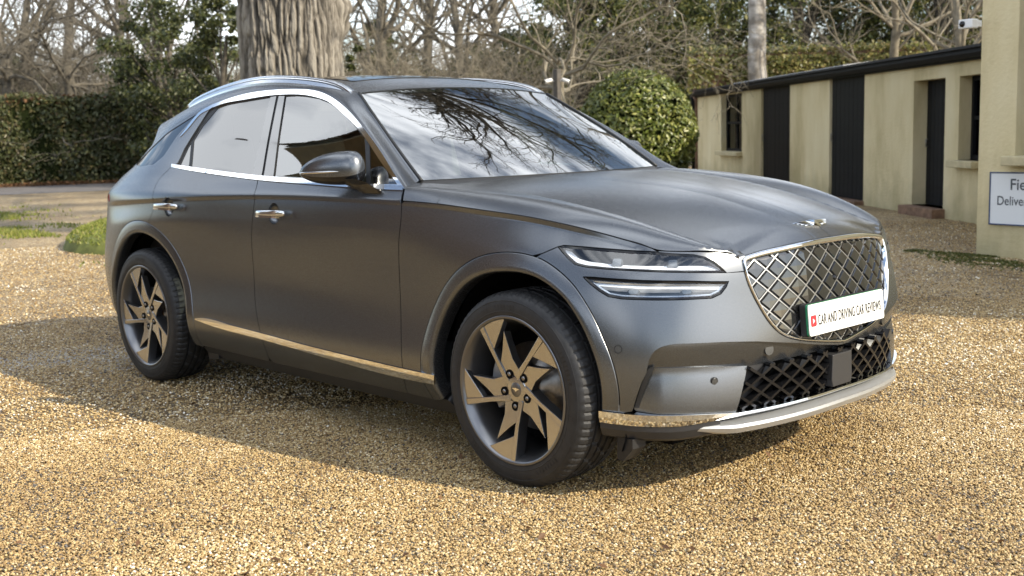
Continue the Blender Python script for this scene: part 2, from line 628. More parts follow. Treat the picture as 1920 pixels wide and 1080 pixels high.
def surf_mesh(name, ev, nrm, outer, holes=(), du=.03, dv=.012, gap=.002, flange=.016, lift=0.0, extra=None, bstep=None,
              mirror=False, both=False, back=False, gfilter=None):
    """a trimmed, flanged panel on a parametric surface. lift moves it out along the normal (number or function)"""
    o = resample(outer, bstep or min(du, dv) * 1.2)
    o = inset(o, gap) if gap else o
    hs = []
    for h in holes:
        hh = resample(h, bstep or min(du, dv) * 1.2)
        if area2(hh) < 0: hh = hh[::-1]
        hs.append(inset(hh, -gap) if gap else hh)
    V, F, loops = triang(o, hs, du, dv, extra, bstep, gfilter)
    P = ev(V[:, 0], V[:, 1]); N = nrm(V[:, 0], V[:, 1])
    lf = lift(V[:, 0], V[:, 1]) if callable(lift) else lift
    P = P + N * (np.asarray(lf).reshape(-1, 1) if callable(lift) else lf)
    tri = P[F]
    g = np.cross(tri[:, 1] - tri[:, 0], tri[:, 2] - tri[:, 0])
    flip = np.sum(g * N[F[:, 0]], 1) < 0
    F[flip] = F[flip][:, ::-1]
    if callable(lift):                                  # recompute normals from the mesh
        g = np.cross(P[F][:, 1] - P[F][:, 0], P[F][:, 2] - P[F][:, 0])
        acc = np.zeros_like(P)
        for k in range(3): np.add.at(acc, F[:, k], g)
        N = acc / (np.linalg.norm(acc, axis=1)[:, None] + 1e-15)
    v = [P]; nn = [N]; f = [tuple(q) for q in F]
    off = len(P)
    if flange:
        for li, l in enumerate(loops):
            A = P[l]; NA = N[l]
            T = np.roll(A, -1, 0) - np.roll(A, 1, 0)
            T /= np.linalg.norm(T, axis=1)[:, None] + 1e-12
            B = np.cross(T, NA)
            if li > 0: pass
            inner = A - NA * flange
            n = len(l)
            v += [A, inner]; nn += [B, B]
            for i in range(n):
                j = (i + 1) % n
                f.append((off + i, off + n + i, off + n + j, off + j))
            off += 2 * n
    V3 = np.concatenate(v); N3 = np.concatenate(nn)
    # make flange faces agree with their normals
    fo = []
    for q in f:
        if len(q) == 4:
            a, b, c = V3[q[0]], V3[q[1]], V3[q[2]]
            if np.dot(np.cross(b - a, c - a), N3[q[0]]) < 0: q = q[::-1]
        fo.append(q)
    f = fo
    if back:
        n0 = len(V3); V3 = np.r_[V3, P - N * flange]; N3 = np.r_[N3, -N]
        f = f + [tuple(n0 + i for i in q[::-1]) for q in F]
    if mirror or both:
        Vm = V3 * [1, -1, 1]; Nm = N3 * [1, -1, 1]; fm = [tuple(q[::-1]) for q in f]
        if both:
            n0 = len(V3)
            V3 = np.r_[V3, Vm]; N3 = np.r_[N3, Nm]; f = f + [tuple(i + n0 for i in q) for q in fm]
        else:
            V3, N3, f = Vm, Nm, fm
    return pydata(name, V3, f, normals=N3)


def body_panel(name, outer, mat, parent, holes=(), sides=(0, 1), **kw):
    """panel on the body shell, one object per side of the car; returns list"""
    kw.setdefault('du', .03); kw.setdefault('dv', .012)
    outs = []
    for sd in sides:
        me = surf_mesh(name, BODY.ev, BODY.nrm, outer, holes, mirror=(sd == 1), **kw)
        outs.append(link(name, me, mat, parent))
    return outs


def crease_rows(x0, x1):
    s = np.arange(min(sx(x0), sx(x1)) + .004, max(sx(x0), sx(x1)), .012)
    return np.concatenate([np.c_[s, zc(s) - d] for d in (-.010, -.0005, .0005, .007, .0135, .0195, .0205, .028, .038, .048)])


def off_crease(G):
    d = zc(G[:, 0]) - G[:, 1]
    return (d < -.016) | (d > .054)
# ------------------------------------------------------------------ the car
car = thing('parked_car', 'dark grey satin electric crossover car with diamond grille parked on the gravel', 'car')


def rp(pts, n=None):
    return smooth_line(pts, n) if n else list(pts)


# --- bonnet surface: height over (x, y)
_hx = np.array([-.75, -.6, -.4, -.15, .07, .27, .40, .488, .60, .68, .735, .77])
H_C = CS([-.75, -.6, -.4, -.2, 0, .25, .45, .58, .66, .71, .74, .78], [1.113, 1.113, 1.108, 1.097, 1.079, 1.044, .999, .960, .928, .902, .880, .845])
H_VY = CS([-.75, -.4, 0, .25, .45, .64, .78], [.36, .27, .17, .132, .124, .112, .10])
H_KY = CS([-.75, -.665, -.433, -.164, .085, .315, .529, .685, .78], [.728, .72, .685, .652, .622, .592, .558, .530, .515])
H_KZ = CS([-.75, -.665, -.433, -.164, .085, .315, .529, .685, .735, .78], [1.095, 1.093, 1.079, 1.053, 1.013, .964, .906, .862, .846, .83])
H_BY = CS([-.75, -.60, -.45, -.15, .04, .342, .50, .60, .70, .78], [.875, .862, .835, .785, .755, .695, .645, .600, .555, .53])
H_BZ = CS([-.75, -.60, -.45, -.15, .04, .342, .50, .60, .70, .78], [1.092, 1.092, 1.086, 1.065, 1.042, .977, .928, .893, .858, .836])
# outer edge: the flank crease back to the lamp, then the line over the lamp to the grille corner
SEAM_PX = pxs((1235, 471), (1270, 472), (1310, 472.5), (1350, 474), (1378, 477.5), (1397, 480))
_ss_ = np.r_[np.linspace(sx(-.80), SEAM_PX[0][0] + .01, 26), [q[0] for q in SEAM_PX]]
_zz_ = np.r_[zc(_ss_[:26]), [q[1] for q in SEAM_PX]]
_e3 = BODY.ev(_ss_, _zz_)
_o = np.argsort(_e3[:, 0])
_kk = [0]
for _i in range(1, len(_o)):
    if _e3[_o[_i], 0] - _e3[_o[_kk[-1]], 0] > .022: _kk.append(_i)
_o = _o[_kk]
H_SY = CS(_e3[_o, 0], -_e3[_o, 1]); H_SZ = CS(_e3[_o, 0], _e3[_o, 2])
HOOD_X1 = float(_e3[:, 0].max())


def herm(t, h, a, b, ta, tb):
    t2 = t * t; t3 = t2 * t
    return (2 * t3 - 3 * t2 + 1) * a + (t3 - 2 * t2 + t) * h * ta + (3 * t2 - 2 * t3) * b + (t3 - t2) * h * tb


class HoodSurf:
    fix = None

    def ev(self, x, y):
        x = np.asarray(x, float); y = np.asarray(y, float); Y = np.abs(y)
        c, vy, ky, kz, by, bz, ey, ez = H_C(x), H_VY(x), H_KY(x), H_KZ(x), H_BY(x), H_BZ(x), H_SY(x), H_SZ(x)
        by = np.minimum(by, ey - .018); ky = np.minimum(ky, by - .018)
        vz = c - .0065
        out = herm(np.clip(Y / vy, 0, 1), vy, c, vz, 0 * x, -.10 + 0 * x)
        mean = (kz - vz) / (ky - vy)
        s2 = herm(np.clip((Y - vy) / (ky - vy), 0, 1), ky - vy, vz, kz, mean * .25, mean * 1.7)
        s3 = herm(np.clip((Y - ky) / (by - ky), 0, 1), by - ky, kz, bz, .30 + 0 * x, -.02 + 0 * x)
        m4 = (ez - bz) / (ey - by)
        s4 = herm(np.clip((Y - by) / (ey - by), 0, 1), ey - by, bz, ez, -.02 + 0 * x, m4 * 2.0)
        z = np.where(Y < vy, out, np.where(Y < ky, s2, np.where(Y < by, s3, s4)))
        z = z + np.where(Y > ey, (Y - ey) * m4 * 2.0, 0)
        if self.fix is not None:                      # bring the leading edge exactly on to the grille's top line
            fy, fx, fd = self.fix
            z = z + np.interp(Y, fy, fd) * sstep(.16, 0, np.interp(Y, fy, fx) - x)
        return np.stack([x, y, z], -1)

    def nrm(self, x, y):
        e = 1.5e-3
        a = self.ev(x + e, y) - self.ev(x - e, y); b = self.ev(x, y + e) - self.ev(x, y - e)
        n = np.cross(a, b)
        return n / np.linalg.norm(n, axis=1)[:, None]


HOOD = HoodSurf()

# --- windscreen patch: u across (-1 near side .. 1 far side), v from base to top


class ScreenSurf:
    def ev(self, u, v):
        u = np.asarray(u, float); v = np.asarray(v, float)
        ye = .762 - .085 * v - .067 * v * v
        xe = -.712 - .545 * v - .055 * v * v; ze = 1.11 + .378 * v
        w = 4 * v * (1 - v)
        xc = -.50 - .765 * v + .010 * w; zc_ = 1.115 + .401 * v + .018 * w
        k = u * u
        return np.stack([xc + (xe - xc) * k, ye * u, zc_ + (ze - zc_) * k], -1)

    def nrm(self, u, v):
        e = 1e-3
        a = self.ev(u + e, v) - self.ev(u - e, v); b = self.ev(u, v + e) - self.ev(u, v - e)
        n = np.cross(a, b)
        n *= np.sign(n[:, 2:3])
        return n / np.linalg.norm(n, axis=1)[:, None]


SCREEN = ScreenSurf()

# --- roof
R_C = CS([-3.55, -3.3, -2.9, -2.5, -2.1, -1.75, -1.5, -1.265, -1.2], [1.425, 1.455, 1.528, 1.582, 1.603, 1.597, 1.570, 1.516, 1.495])
R_E = CS([-3.55, -3.2, -2.86, -2.48, -2.11, -1.83, -1.5, -1.312, -1.2], [1.37, 1.425, 1.494, 1.553, 1.577, 1.565, 1.527, 1.488, 1.45])
R_Y = CS([-3.55, -3.25, -2.9, -2.5, -2.0, -1.6, -1.312, -1.2], [.50, .535, .563, .58, .59, .598, .610, .612])


class RoofSurf:
    def ev(self, x, y):
        x = np.asarray(x, float); y = np.asarray(y, float)
        k = np.abs(y) / R_Y(x)
        c = R_C(x)
        return np.stack([x, y, c + (R_E(x) - c) * k ** 2.2], -1)

    def nrm(self, x, y):
        e = 1.5e-3
        a = self.ev(x + e, y) - self.ev(x - e, y); b = self.ev(x, y + e) - self.ev(x, y - e)
        n = np.cross(a, b)
        return n / np.linalg.norm(n, axis=1)[:, None]


ROOF = RoofSurf()

# --- pillar and roof-frame strip between the window trim and the screen / roof edge
A_PX = [(760, 356), (747, 337), (725, 301), (697, 260), (673, 229), (651, 205), (629, 187), (595, 171.5), (562, 168), (520, 169),
        (451, 179), (398, 197), (373, 209), (345, 224), (320, 240), (298, 258), (284, 274)]
A_SZ = pxs(*A_PX)
_as = np.array(A_SZ)
_a3 = BODY.ev(_as[:, 0], _as[:, 1])
_ta = BODY.ev(_as[:, 0], _as[:, 1] + .01) - BODY.ev(_as[:, 0], _as[:, 1] - .01)
_ta /= np.linalg.norm(_ta, axis=1)[:, None]
_vv = np.array([0, .12, .32, .52, .70, .85, 1.0])
_b3 = list(SCREEN.ev(np.full(7, -1.0), _vv))
_ut = SCREEN.ev(np.full(7, -.97), _vv) - SCREEN.ev(np.full(7, -1.0), _vv)
_ut /= np.linalg.norm(_ut, axis=1)[:, None]
_tb = list(_ut * .75 + SCREEN.nrm(np.full(7, -1.0), np.clip(_vv, .01, .99)) * np.array([.75, .75, .72, .66, .58, .45, .3])[:, None])
_xr = [-1.48, -1.66, -1.86, -2.20, -2.52, -2.70, -2.86, -3.02, -3.16, -3.27]
for x in _xr:
    y = -float(R_Y(np.array([x]))[0])
    _b3.append(ROOF.ev(np.array([x]), np.array([y]))[0])
    _tb.append((ROOF.ev(np.array([x]), np.array([y + .02])) - ROOF.ev(np.array([x]), np.array([y])))[0])
_b3 = np.array(_b3); _tb = np.array(_tb); _tb /= np.linalg.norm(_tb, axis=1)[:, None]
_ch = np.linalg.norm(_b3 - _a3, axis=1)[:, None]
_cp = np.r_[0, np.cumsum(np.linalg.norm(np.diff((_a3 + _b3) / 2, axis=0), axis=1))]
STRIP_L = _cp[-1]
_SA, _SB, _STA, _STB = CS(_cp, _a3), CS(_cp, _b3), CS(_cp, _ta * _ch), CS(_cp, _tb * _ch)


class StripSurf:
    def ev(self, c, w):
        c = np.asarray(c, float); w = np.asarray(w, float)[:, None]
        w2 = w * w; w3 = w2 * w
        return ((2 * w3 - 3 * w2 + 1) * _SA(c) + (w3 - 2 * w2 + w) * _STA(c) * .75 + (3 * w2 - 2 * w3) * _SB(c) + (w3 - w2) * _STB(c) * .75)

    def nrm(self, c, w):
        e = 2e-3
        c = np.clip(c, 2 * e, STRIP_L - 2 * e)
        a = self.ev(c + e, w) - self.ev(c - e, w); b = self.ev(c, np.minimum(w + .02, 1)) - self.ev(c, np.maximum(w - .02, 0))
        n = np.cross(b, a)
        n /= np.linalg.norm(n, axis=1)[:, None] + 1e-12
        return np.where((n[:, 1] * -.6 + n[:, 2] * .8 < 0)[:, None], -n, n)


STRIP = StripSurf()

P = M['paint']
# near-black inner shell, added to make the panel gaps look dark
DOORF, DOORR = -.615, -1.705
FW = (.0, .365); RW = (-2.838, .365)
_fa = [-30, 0, 30, 55, 75, 95, 130, 160, 180, 240]
AR_F = lambda a: np.interp(a, _fa, [.388, .390, .408, .433, .437, .434, .446, .455, .452, .452])      # front wheel opening by angle
AO_F = lambda a: np.interp(a, _fa, [.448, .450, .460, .490, .502, .503, .511, .517, .520, .520])      # outer edge of its moulding
AR_R = lambda a: .452 + 0 * a
AO_R = lambda a: .518 + 0 * a
AB_F, AB_R = .52, .518
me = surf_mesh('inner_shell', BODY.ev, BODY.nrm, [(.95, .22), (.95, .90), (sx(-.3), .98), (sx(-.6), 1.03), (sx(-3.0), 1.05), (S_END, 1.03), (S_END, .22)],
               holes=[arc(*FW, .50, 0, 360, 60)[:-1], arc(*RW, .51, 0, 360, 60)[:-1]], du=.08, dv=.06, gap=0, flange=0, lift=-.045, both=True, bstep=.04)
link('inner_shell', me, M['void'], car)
sh = MB()
sh.box((-1.5, 0, .30), (4.0, 1.30, .22))
sh.box((.35, 0, .55), (.5, 1.1, .5))
sh.build('underbody', M['void'], car)

# --- wings (front fenders)
door_f = pxs((757, 356), (752, 372), (749, 400), (748, 450), (750, 540), (752, 620), (755, 690), (759, 718), (765, 738))
door_f = [(s, z) for s, z in smooth_line(door_f, 30)]
hl_top = pxs((1045, 463), (1056, 460.5), (1090, 463), (1130, 466.5), (1180, 470.5), (1235, 472.5))
seam_hl = pxs((996, 488), (1015, 476), (1045, 463))
S_HC = px(812, 378)[0]
cl_f = [(s, float(zc(s)[0])) for s in np.linspace(S_HC, hl_top[-1][0], 40)]
cl_f[-1] = (hl_top[-1][0], hl_top[-1][1])
s_df_bot, z_df_bot = door_f[-1]
a0 = math.degrees(math.atan2(seam_hl[0][1] - FW[1], float(BASE(np.array([seam_hl[0][0]]))[0, 0]) - FW[0]))
zb = .245
abot = 180 + math.degrees(math.asin((FW[1] - zb) / AB_F))
s_d0 = door_f[3][0]
cl_r = [(s, float(zc(s)[0])) for s in np.linspace(s_d0, S_HC, 12)[1:-1]]
i_top = min(range(len(door_f)), key=lambda i: abs(door_f[i][1] - float(zc(door_f[i][0])[0])))
fender = list(door_f[:i_top - 1:-1]) + cl_r + cl_f + hl_top[::-1][1:] + seam_hl[::-1][1:-1] + \
    arc(*FW, AO_F, a0, abot, 50) + [(s_df_bot, zb)]
body_panel('front_wing', fender, P, car, extra=crease_rows(-.62, .49), gfilter=off_crease)

# --- doors
door_m = smooth_line(pxs((483, 337), (478, 360), (473, 395), (472, 430), (475, 500), (478, 560), (484, 605), (490, 630), (500, 660), (504, 671)), 40)
belt = smooth_line(pxs((757, 354), (700, 350.5), (640, 347), (560, 341), (483, 334), (400, 324.5), (345, 316), (322, 311.5)), 60)
bs = np.array(belt)
belt_z = lambda s: np.interp(s, bs[:, 0], bs[:, 1])
cup_f = (float(sx(-1.545)), .958); cup_r = (float(sx(-2.505)), .963)


def circ(c, r, n=28, rz=1.0):
    return [(c[0] + r * math.cos(2 * math.pi * k / n), c[1] + r * rz * math.sin(2 * math.pi * k / n)) for k in range(n)]


sm = [(s, z) for s, z in belt if door_f[0][0] + .004 < s < door_m[0][0] - .004]
fd = [(door_f[0][0], door_f[0][1])] + sm + [door_m[0]] + door_m[1:] + [(door_m[-1][0] - .02, .245), (s_df_bot + .02, .245)] + door_f[::-1][:-1]
fdoors = body_panel('front_door', fd, P, car, holes=[circ(cup_f, .046)], extra=crease_rows(-1.70, -.62), gfilter=off_crease)
gap_r = smooth_line(pxs((322, 312), (312, 322), (300, 334), (291, 350), (286, 375), (283, 400), (279, 415), (275, 427)), 30)
ar = math.degrees(math.atan2(gap_r[-1][1] - RW[1], float(BASE(np.array([gap_r[-1][0]]))[0, 0]) - RW[0]))
sm = [(s, z) for s, z in belt if s > door_m[0][0] + .004 and s < gap_r[0][0] - .004]
rd = [door_m[0]] + sm + gap_r + arc(*RW, AO_R, ar, math.degrees(math.asin((.255 - RW[1]) / AB_R)), 40)[1:] + [(door_m[-1][0] + .02, .245)] + door_m[::-1][:-1]
rdoors = body_panel('rear_door', rd, P, car, holes=[circ(cup_r, .046)], extra=crease_rows(-2.80, -1.70), gfilter=off_crease)
for doors, cup in ((fdoors, cup_f), (rdoors, cup_r)):
    for sd, d in enumerate(doors):
        # bowl behind the handle
        ring = np.array(circ(cup, .046, 28))
        v = []; f = []
        for j in range(7):
            t = j / 6
            q = (ring - cup) * math.cos(t * math.pi / 2 * .96) + cup
            pp = BODY.ev(q[:, 0], q[:, 1]) + BODY.nrm(q[:, 0], q[:, 1]) * (-.001 - .032 * math.sin(t * math.pi / 2))
            v += list(pp)
        for j in range(6):
            for k in range(28):
                f.append((j * 28 + k, j * 28 + (k + 1) % 28, (j + 1) * 28 + (k + 1) % 28, (j + 1) * 28 + k))
        f.append(tuple(range(6 * 28, 7 * 28)))
        v = np.array(v)
        if sd: v[:, 1] *= -1
        link('handle_cup', pydata('handle_cup', v, f, smooth=True), P, d)
        # handle bar bowed out over the cup
        ss = np.linspace(cup[0] - .118, cup[0] + .118, 17)
        t = np.linspace(-1, 1, 17)
        z0 = cup[1] - .001 - .0 * t
        cen = BODY.ev(ss, np.full(17, cup[1]))
        nn = BODY.nrm(ss, np.full(17, cup[1]))
        outp = .012 + .026 * (1 - t ** 4)
        v = []; f = []
        prof = [(-.004, .017), (.008, .0165), (.012, .011), (.012, -.010), (.007, -.0165), (-.004, -.017), (-.007, -.010), (-.007, .010)]
        for i in range(17):
            hgt = 1.0 - .25 * (1 - (1 - abs(t[i])) ** .5) if abs(t[i]) > .8 else 1
            for (a, b) in prof:
                v.append(cen[i] + nn[i] * (outp[i] + a) + np.array([0, 0, b * hgt + .004 * t[i] * -1]))
        k = len(prof)
        for i in range(16):
            for j in range(k):
                f.append((i * k + j, i * k + (j + 1) % k, (i + 1) * k + (j + 1) % k, (i + 1) * k + j))
        f += [tuple(range(k))[::-1], tuple(range(16 * k, 17 * k))]
        v = np.array(v)
        if sd: v[:, 1] *= -1
        hb = link('door_handle', pydata('door_handle', v, f, smooth=True), M['satin_chrome'], d)
        mo = hb.modifiers.new('sub', 'SUBSURF'); mo.levels = 1; mo.render_levels = 1
        v2 = []
        for i in range(1, 16):
            for (a, b) in ((.0135, .004), (.0135, -.004)):
                v2.append(cen[i] + nn[i] * (outp[i] + a) + np.array([0, 0, b - .013]))
        f2 = [(2 * i, 2 * i + 1, 2 * i + 3, 2 * i + 2) for i in range(14)]
        v2 = np.array(v2)
        if sd: v2[:, 1] *= -1
        link('handle_trim', pydata('handle_trim', v2, f2, smooth=True), M['chrome'], hb)

# --- rear quarter, tail
zt = .62
q_low = [(sx(-3.30), .40), (sx(-3.36), zt)]
top_q = [A_SZ[-1], A_SZ[-2], A_SZ[-3], A_SZ[-4], A_SZ[-5]]
cpil = pxs((397, 200), (386, 215), (366, 246), (345, 280), (333, 306))
S_TG = sx(-3.70)
quarter_glass = pxs((256, 307), (265, 311.5), (288, 308), (307, 292), (333, 253), (360, 224), (374, 211), (345, 229), (320, 245), (298, 264), (276, 286))
quarter = [gap_r[0]] + gap_r[1:] + arc(*RW, AO_R, ar, 180 + 5, 40)[1:] + [(sx(-3.42), .40), (sx(-3.45), zt), (S_TG, zt), (S_TG, .96), (sx(-3.62), 1.10), (sx(-3.5), 1.20)] + \
    [A_SZ[-1], A_SZ[-2], A_SZ[-3], A_SZ[-4], A_SZ[-5]] + cpil
quarters = body_panel('rear_quarter', quarter, P, car, holes=[quarter_glass], extra=crease_rows(-3.5, -2.6), gfilter=off_crease, gap=.0015)
for sd, q in enumerate(quarters):
    link('quarter_window', surf_mesh('quarter_window', BODY.ev, BODY.nrm, quarter_glass, gap=.001, lift=-.003, flange=.01, mirror=sd == 1), M['privacy_glass'], q)
    link('window_backing', surf_mesh('window_backing', BODY.ev, BODY.nrm, quarter_glass, gap=-.01, lift=-.03, flange=0, mirror=sd == 1), M['cabin'], q)
    link('tail_lamp', surf_mesh('tail_lamp', BODY.ev, BODY.nrm, [(sx(-3.40), .965), (sx(-3.44), 1.005), (S_TG + .1, .995), (S_TG + .1, .955)], gap=0, lift=.003, flange=.006, mirror=sd == 1), M['tail_red'], q)
me = surf_mesh('rear_bumper', BODY.ev, BODY.nrm, arc(*RW, AB_R + .002, 185, 205, 8) + [(sx(-3.5), .24), (S_END, .24), (S_END, zt), (sx(-3.45), zt), (sx(-3.42), .40)], gap=.0, both=True)
link('rear_bumper', me, P, car)
me = surf_mesh('tailgate', BODY.ev, BODY.nrm, [(S_TG + .003, zt + .003), (S_END, zt + .003), (S_END, 1.10), (sx(-3.66), 1.10), (S_TG + .003, .96)], gap=0, both=True)
link('tailgate', me, P, car)
me = surf_mesh('rear_window', BODY.ev, BODY.nrm, [(sx(-3.62), 1.105), (S_END, 1.105), (S_END, 1.41), (sx(-3.52), 1.40), (sx(-3.5), 1.22)], gap=0, both=True, flange=0)
link('rear_window', me, M['privacy_glass'], car)

# --- arch mouldings


def moulding(cx, cz, r0, r1, a0, a1, sd, n=70):
    a = np.radians(np.linspace(a0, a1, n))
    r0 = r0(np.degrees(a)); r1 = r1(np.degrees(a)) - .001
    rows = [(r1, -.004), (r1, .0005), (r1 - .003, .002), (r0 + .034, .0025), (r0 + .022, .0050), (r0 + .006, .0055), (r0, .002), (r0 - .004, -.02), (r0 - .004, -.06)]
    v = []
    for r, l in rows:
        x = cx + r * np.cos(a); z = cz + r * np.sin(a)
        z = np.maximum(z, .235)
        s = sx(x)
        v.append(BODY.ev(s, z) + BODY.nrm(s, z) * l)
    v = np.array(v)
    m, k = v.shape[:2]
    f = [(i * k + j, i * k + j + 1, (i + 1) * k + j + 1, (i + 1) * k + j) for i in range(m - 1) for j in range(k - 1)]
    v = v.reshape(-1, 3)
    if sd: v = v * [1, -1, 1]
    return pydata('arch', v, f, smooth=True)


for sd in (0, 1):
    link('arch_moulding', moulding(*FW, AR_F, AO_F, -2.8, abot, sd), P, car)
    link('arch_moulding', moulding(*RW, AR_R, AO_R, -13, 192, sd), P, car)
    y0, y1 = (-.84, -.52) if sd == 0 else (.84, .52)
    for (cx, cz), r in ((FW, .462), (RW, .468)):
        mb = MB()
        a = np.radians(np.linspace(-22, 202, 40))
        v = [(cx + r * math.cos(t), yy, cz + r * math.sin(t)) for yy in (y0, y1) for t in a]
        f = [(i, i + 1, 41 + i, 40 + i) for i in range(39)]
        n0 = len(v); v += [(cx, y1, cz)]
        f += [(40 + i, 41 + i, n0) for i in range(39)]
        mb.add(v, f, True)
        mb.build('wheel_arch_liner', M['void'], car)

# --- sill trim: chrome strip along the door bottoms and dark sill under it
ch_t = smooth_line(pxs((367, 596.5), (380, 596), (430, 608), (490, 624), (560, 643), (640, 663), (755, 690), (816, 703)), 50)
ch_b = smooth_line(pxs((367, 599), (400, 611), (490, 635), (560, 655), (640, 678), (755, 708), (816, 720)), 50)
for sd in (0, 1):
    link('sill_chrome', surf_mesh('sill_chrome', BODY.ev, BODY.nrm, ch_t + ch_b[::-1], du=.05, dv=.006, gap=0, lift=.006, flange=.008, mirror=sd == 1), M['chrome'], car)
    sill = [(sx(-.40), .175), (sx(-.43), .245), (sx(-.62), .243), (sx(-2.36), .243), (sx(-2.38), .175)]
    link('side_sill', surf_mesh('side_sill', BODY.ev, BODY.nrm, sill, gap=0, lift=-.012, flange=.3, mirror=sd == 1), M['trim_black'], car)
    mb = MB()
    yy = -.72 if sd == 0 else .72
    mb.prism([(.40, .160), (.425, .155), (.47, .205), (.47, .24), (.40, .24)], 1, yy - (.11 if sd == 0 else -.04), yy + (-.04 if sd == 0 else .11))
    mb.build('spat', M['black'], car)
    mb = MB(); mb.prism([(-2.38, .25), (-2.28, .25), (-2.26, .19), (-2.36, .17)], 1, yy - .14, yy + .14); mb.build('spat', M['black'], car)
# ------------------------------------------------------------------ front end
# outlines traced in the photograph and cast on to the body shell
lamp_u = pxs((1045, 463), (1056, 460.5)) + hl_top[2:] + pxs((1262, 475), (1300, 476.5), (1322, 481), (1340, 490), (1352, 500), (1363, 511),
                                                          (1300, 511), (1240, 510), (1190, 508), (1140, 505), (1100, 501), (1078, 496), (1062, 482))
lamp_l = pxs((1093, 519), (1110, 519.5), (1160, 523.5), (1210, 526), (1290, 527), (1366, 528), (1362, 538), (1352, 551), (1335, 559), (1280, 562), (1220, 562.5),
             (1165, 560.5), (1140, 556), (1122, 545), (1106, 532))
g_top = smooth_line(pxs((1567, 443.5), (1528, 449.5), (1490, 457), (1456, 464.5), (1420, 473), (1397, 480.5)), 24)
g_side = smooth_line(pxs((1391, 487), (1396, 511), (1408, 545), (1425, 578), (1444, 607), (1464, 626), (1490, 636), (1530, 640.5), (1578, 641)), 30)
# let the outline close exactly on the car's centre line
g_top[0] = (0.0, g_top[0][1]); g_side[-1] = (0.0, g_side[-1][1])
g_top = [(max(0.0, s), z) for s, z in g_top]; g_side = [(max(0.0, s), z) for s, z in g_side]
grille_half = g_top + g_side                       # centre top -> corner -> centre bottom
HC = px(1363, 511)                                  # inner end of the upper lamp
# ledge over the recessed band, and the lower panel's top
ledge = smooth_line(pxs((1213, 700), (1217, 680), (1226, 661), (1245, 650), (1290, 645), (1350, 642.5), (1420, 641)), 30)
zl = ledge[-1][1]
ledge += [(ledge[-1][0] * t, zl + (.487 - zl) * (1 - t)) for t in np.linspace(.95, 0, 24)]
# keep the ledge just under the grille frame
gs = np.array(g_side)[::-1]
ledge = [(s, min(z, float(np.interp(s, gs[:, 0], gs[:, 1])) - .012 if s < gs[:, 0].max() - .03 else z)) for s, z in ledge]
ch_low_t = smooth_line(pxs((1124, 769), (1150, 772.5), (1190, 776.5), (1240, 778), (1300, 777), (1380, 773)), 24)
fend_seam = arc(*FW, lambda a: AO_F(a) + .001, a0, -3.4, 24)      # moulding edge on the bumper side
curt = pxs((1186, 772), (1194, 745), (1205, 715), (1213, 700))
k_in = min(range(len(lamp_u)), key=lambda i: abs(lamp_u[i][0] - HC[0]) + abs(lamp_u[i][1] - HC[1]))
lamp_u_bottom = [lamp_u[0]] + lamp_u[k_in:][::-1]   # tail -> inner end along the lower edge
g_corner = g_top[-1]
k_c = [i for i, (s, z) in enumerate(g_side) if z < HC[1] - .004]
bump = seam_hl[:-1] + lamp_u_bottom + [(g_side[k_c[0]][0], HC[1] - .002)] + g_side[k_c[0]:] + [(0.0, ledge[-1][1])] + ledge[::-1][1:] + \
    curt[::-1][1:] + [(ch_low_t[4][0], ch_low_t[4][1])] + [ch_low_t[0]] + fend_seam[::-1][1:-1]
me = surf_mesh('front_bumper', BODY.ev, BODY.nrm, bump, holes=[lamp_l], du=.02, dv=.012, gap=.0018, flange=.035, both=True, bstep=.01)
fb = link('front_bumper', me, P, car)
# recessed band under the ledge
low_t = smooth_line(pxs((1226, 693), (1300, 692), (1360, 690.5), (1412, 688.5)), 10)
i_t = px(1412, 688.5); i_b = px(1381, 773)
band_b = low_t + [(i_t[0] * t, i_t[1] + .004 * (1 - t)) for t in np.linspace(.95, 0, 16)]
band = [(ledge[0][0] + .02, ledge[0][1] - .02)] + [(s, z + .012) for s, z in ledge] + [(s, z - .003) for s, z in band_b[::-1]]
bl = lambda s, z: -.004 - .036 * np.clip((zl + .012 - z) / (zl - i_t[1] + .012), 0, 1)
me = surf_mesh('bumper_recess', BODY.ev, BODY.nrm, band, gap=0, lift=bl, flange=.02, both=True, bstep=.012, du=.02)
link('bumper_recess', me, P, fb)
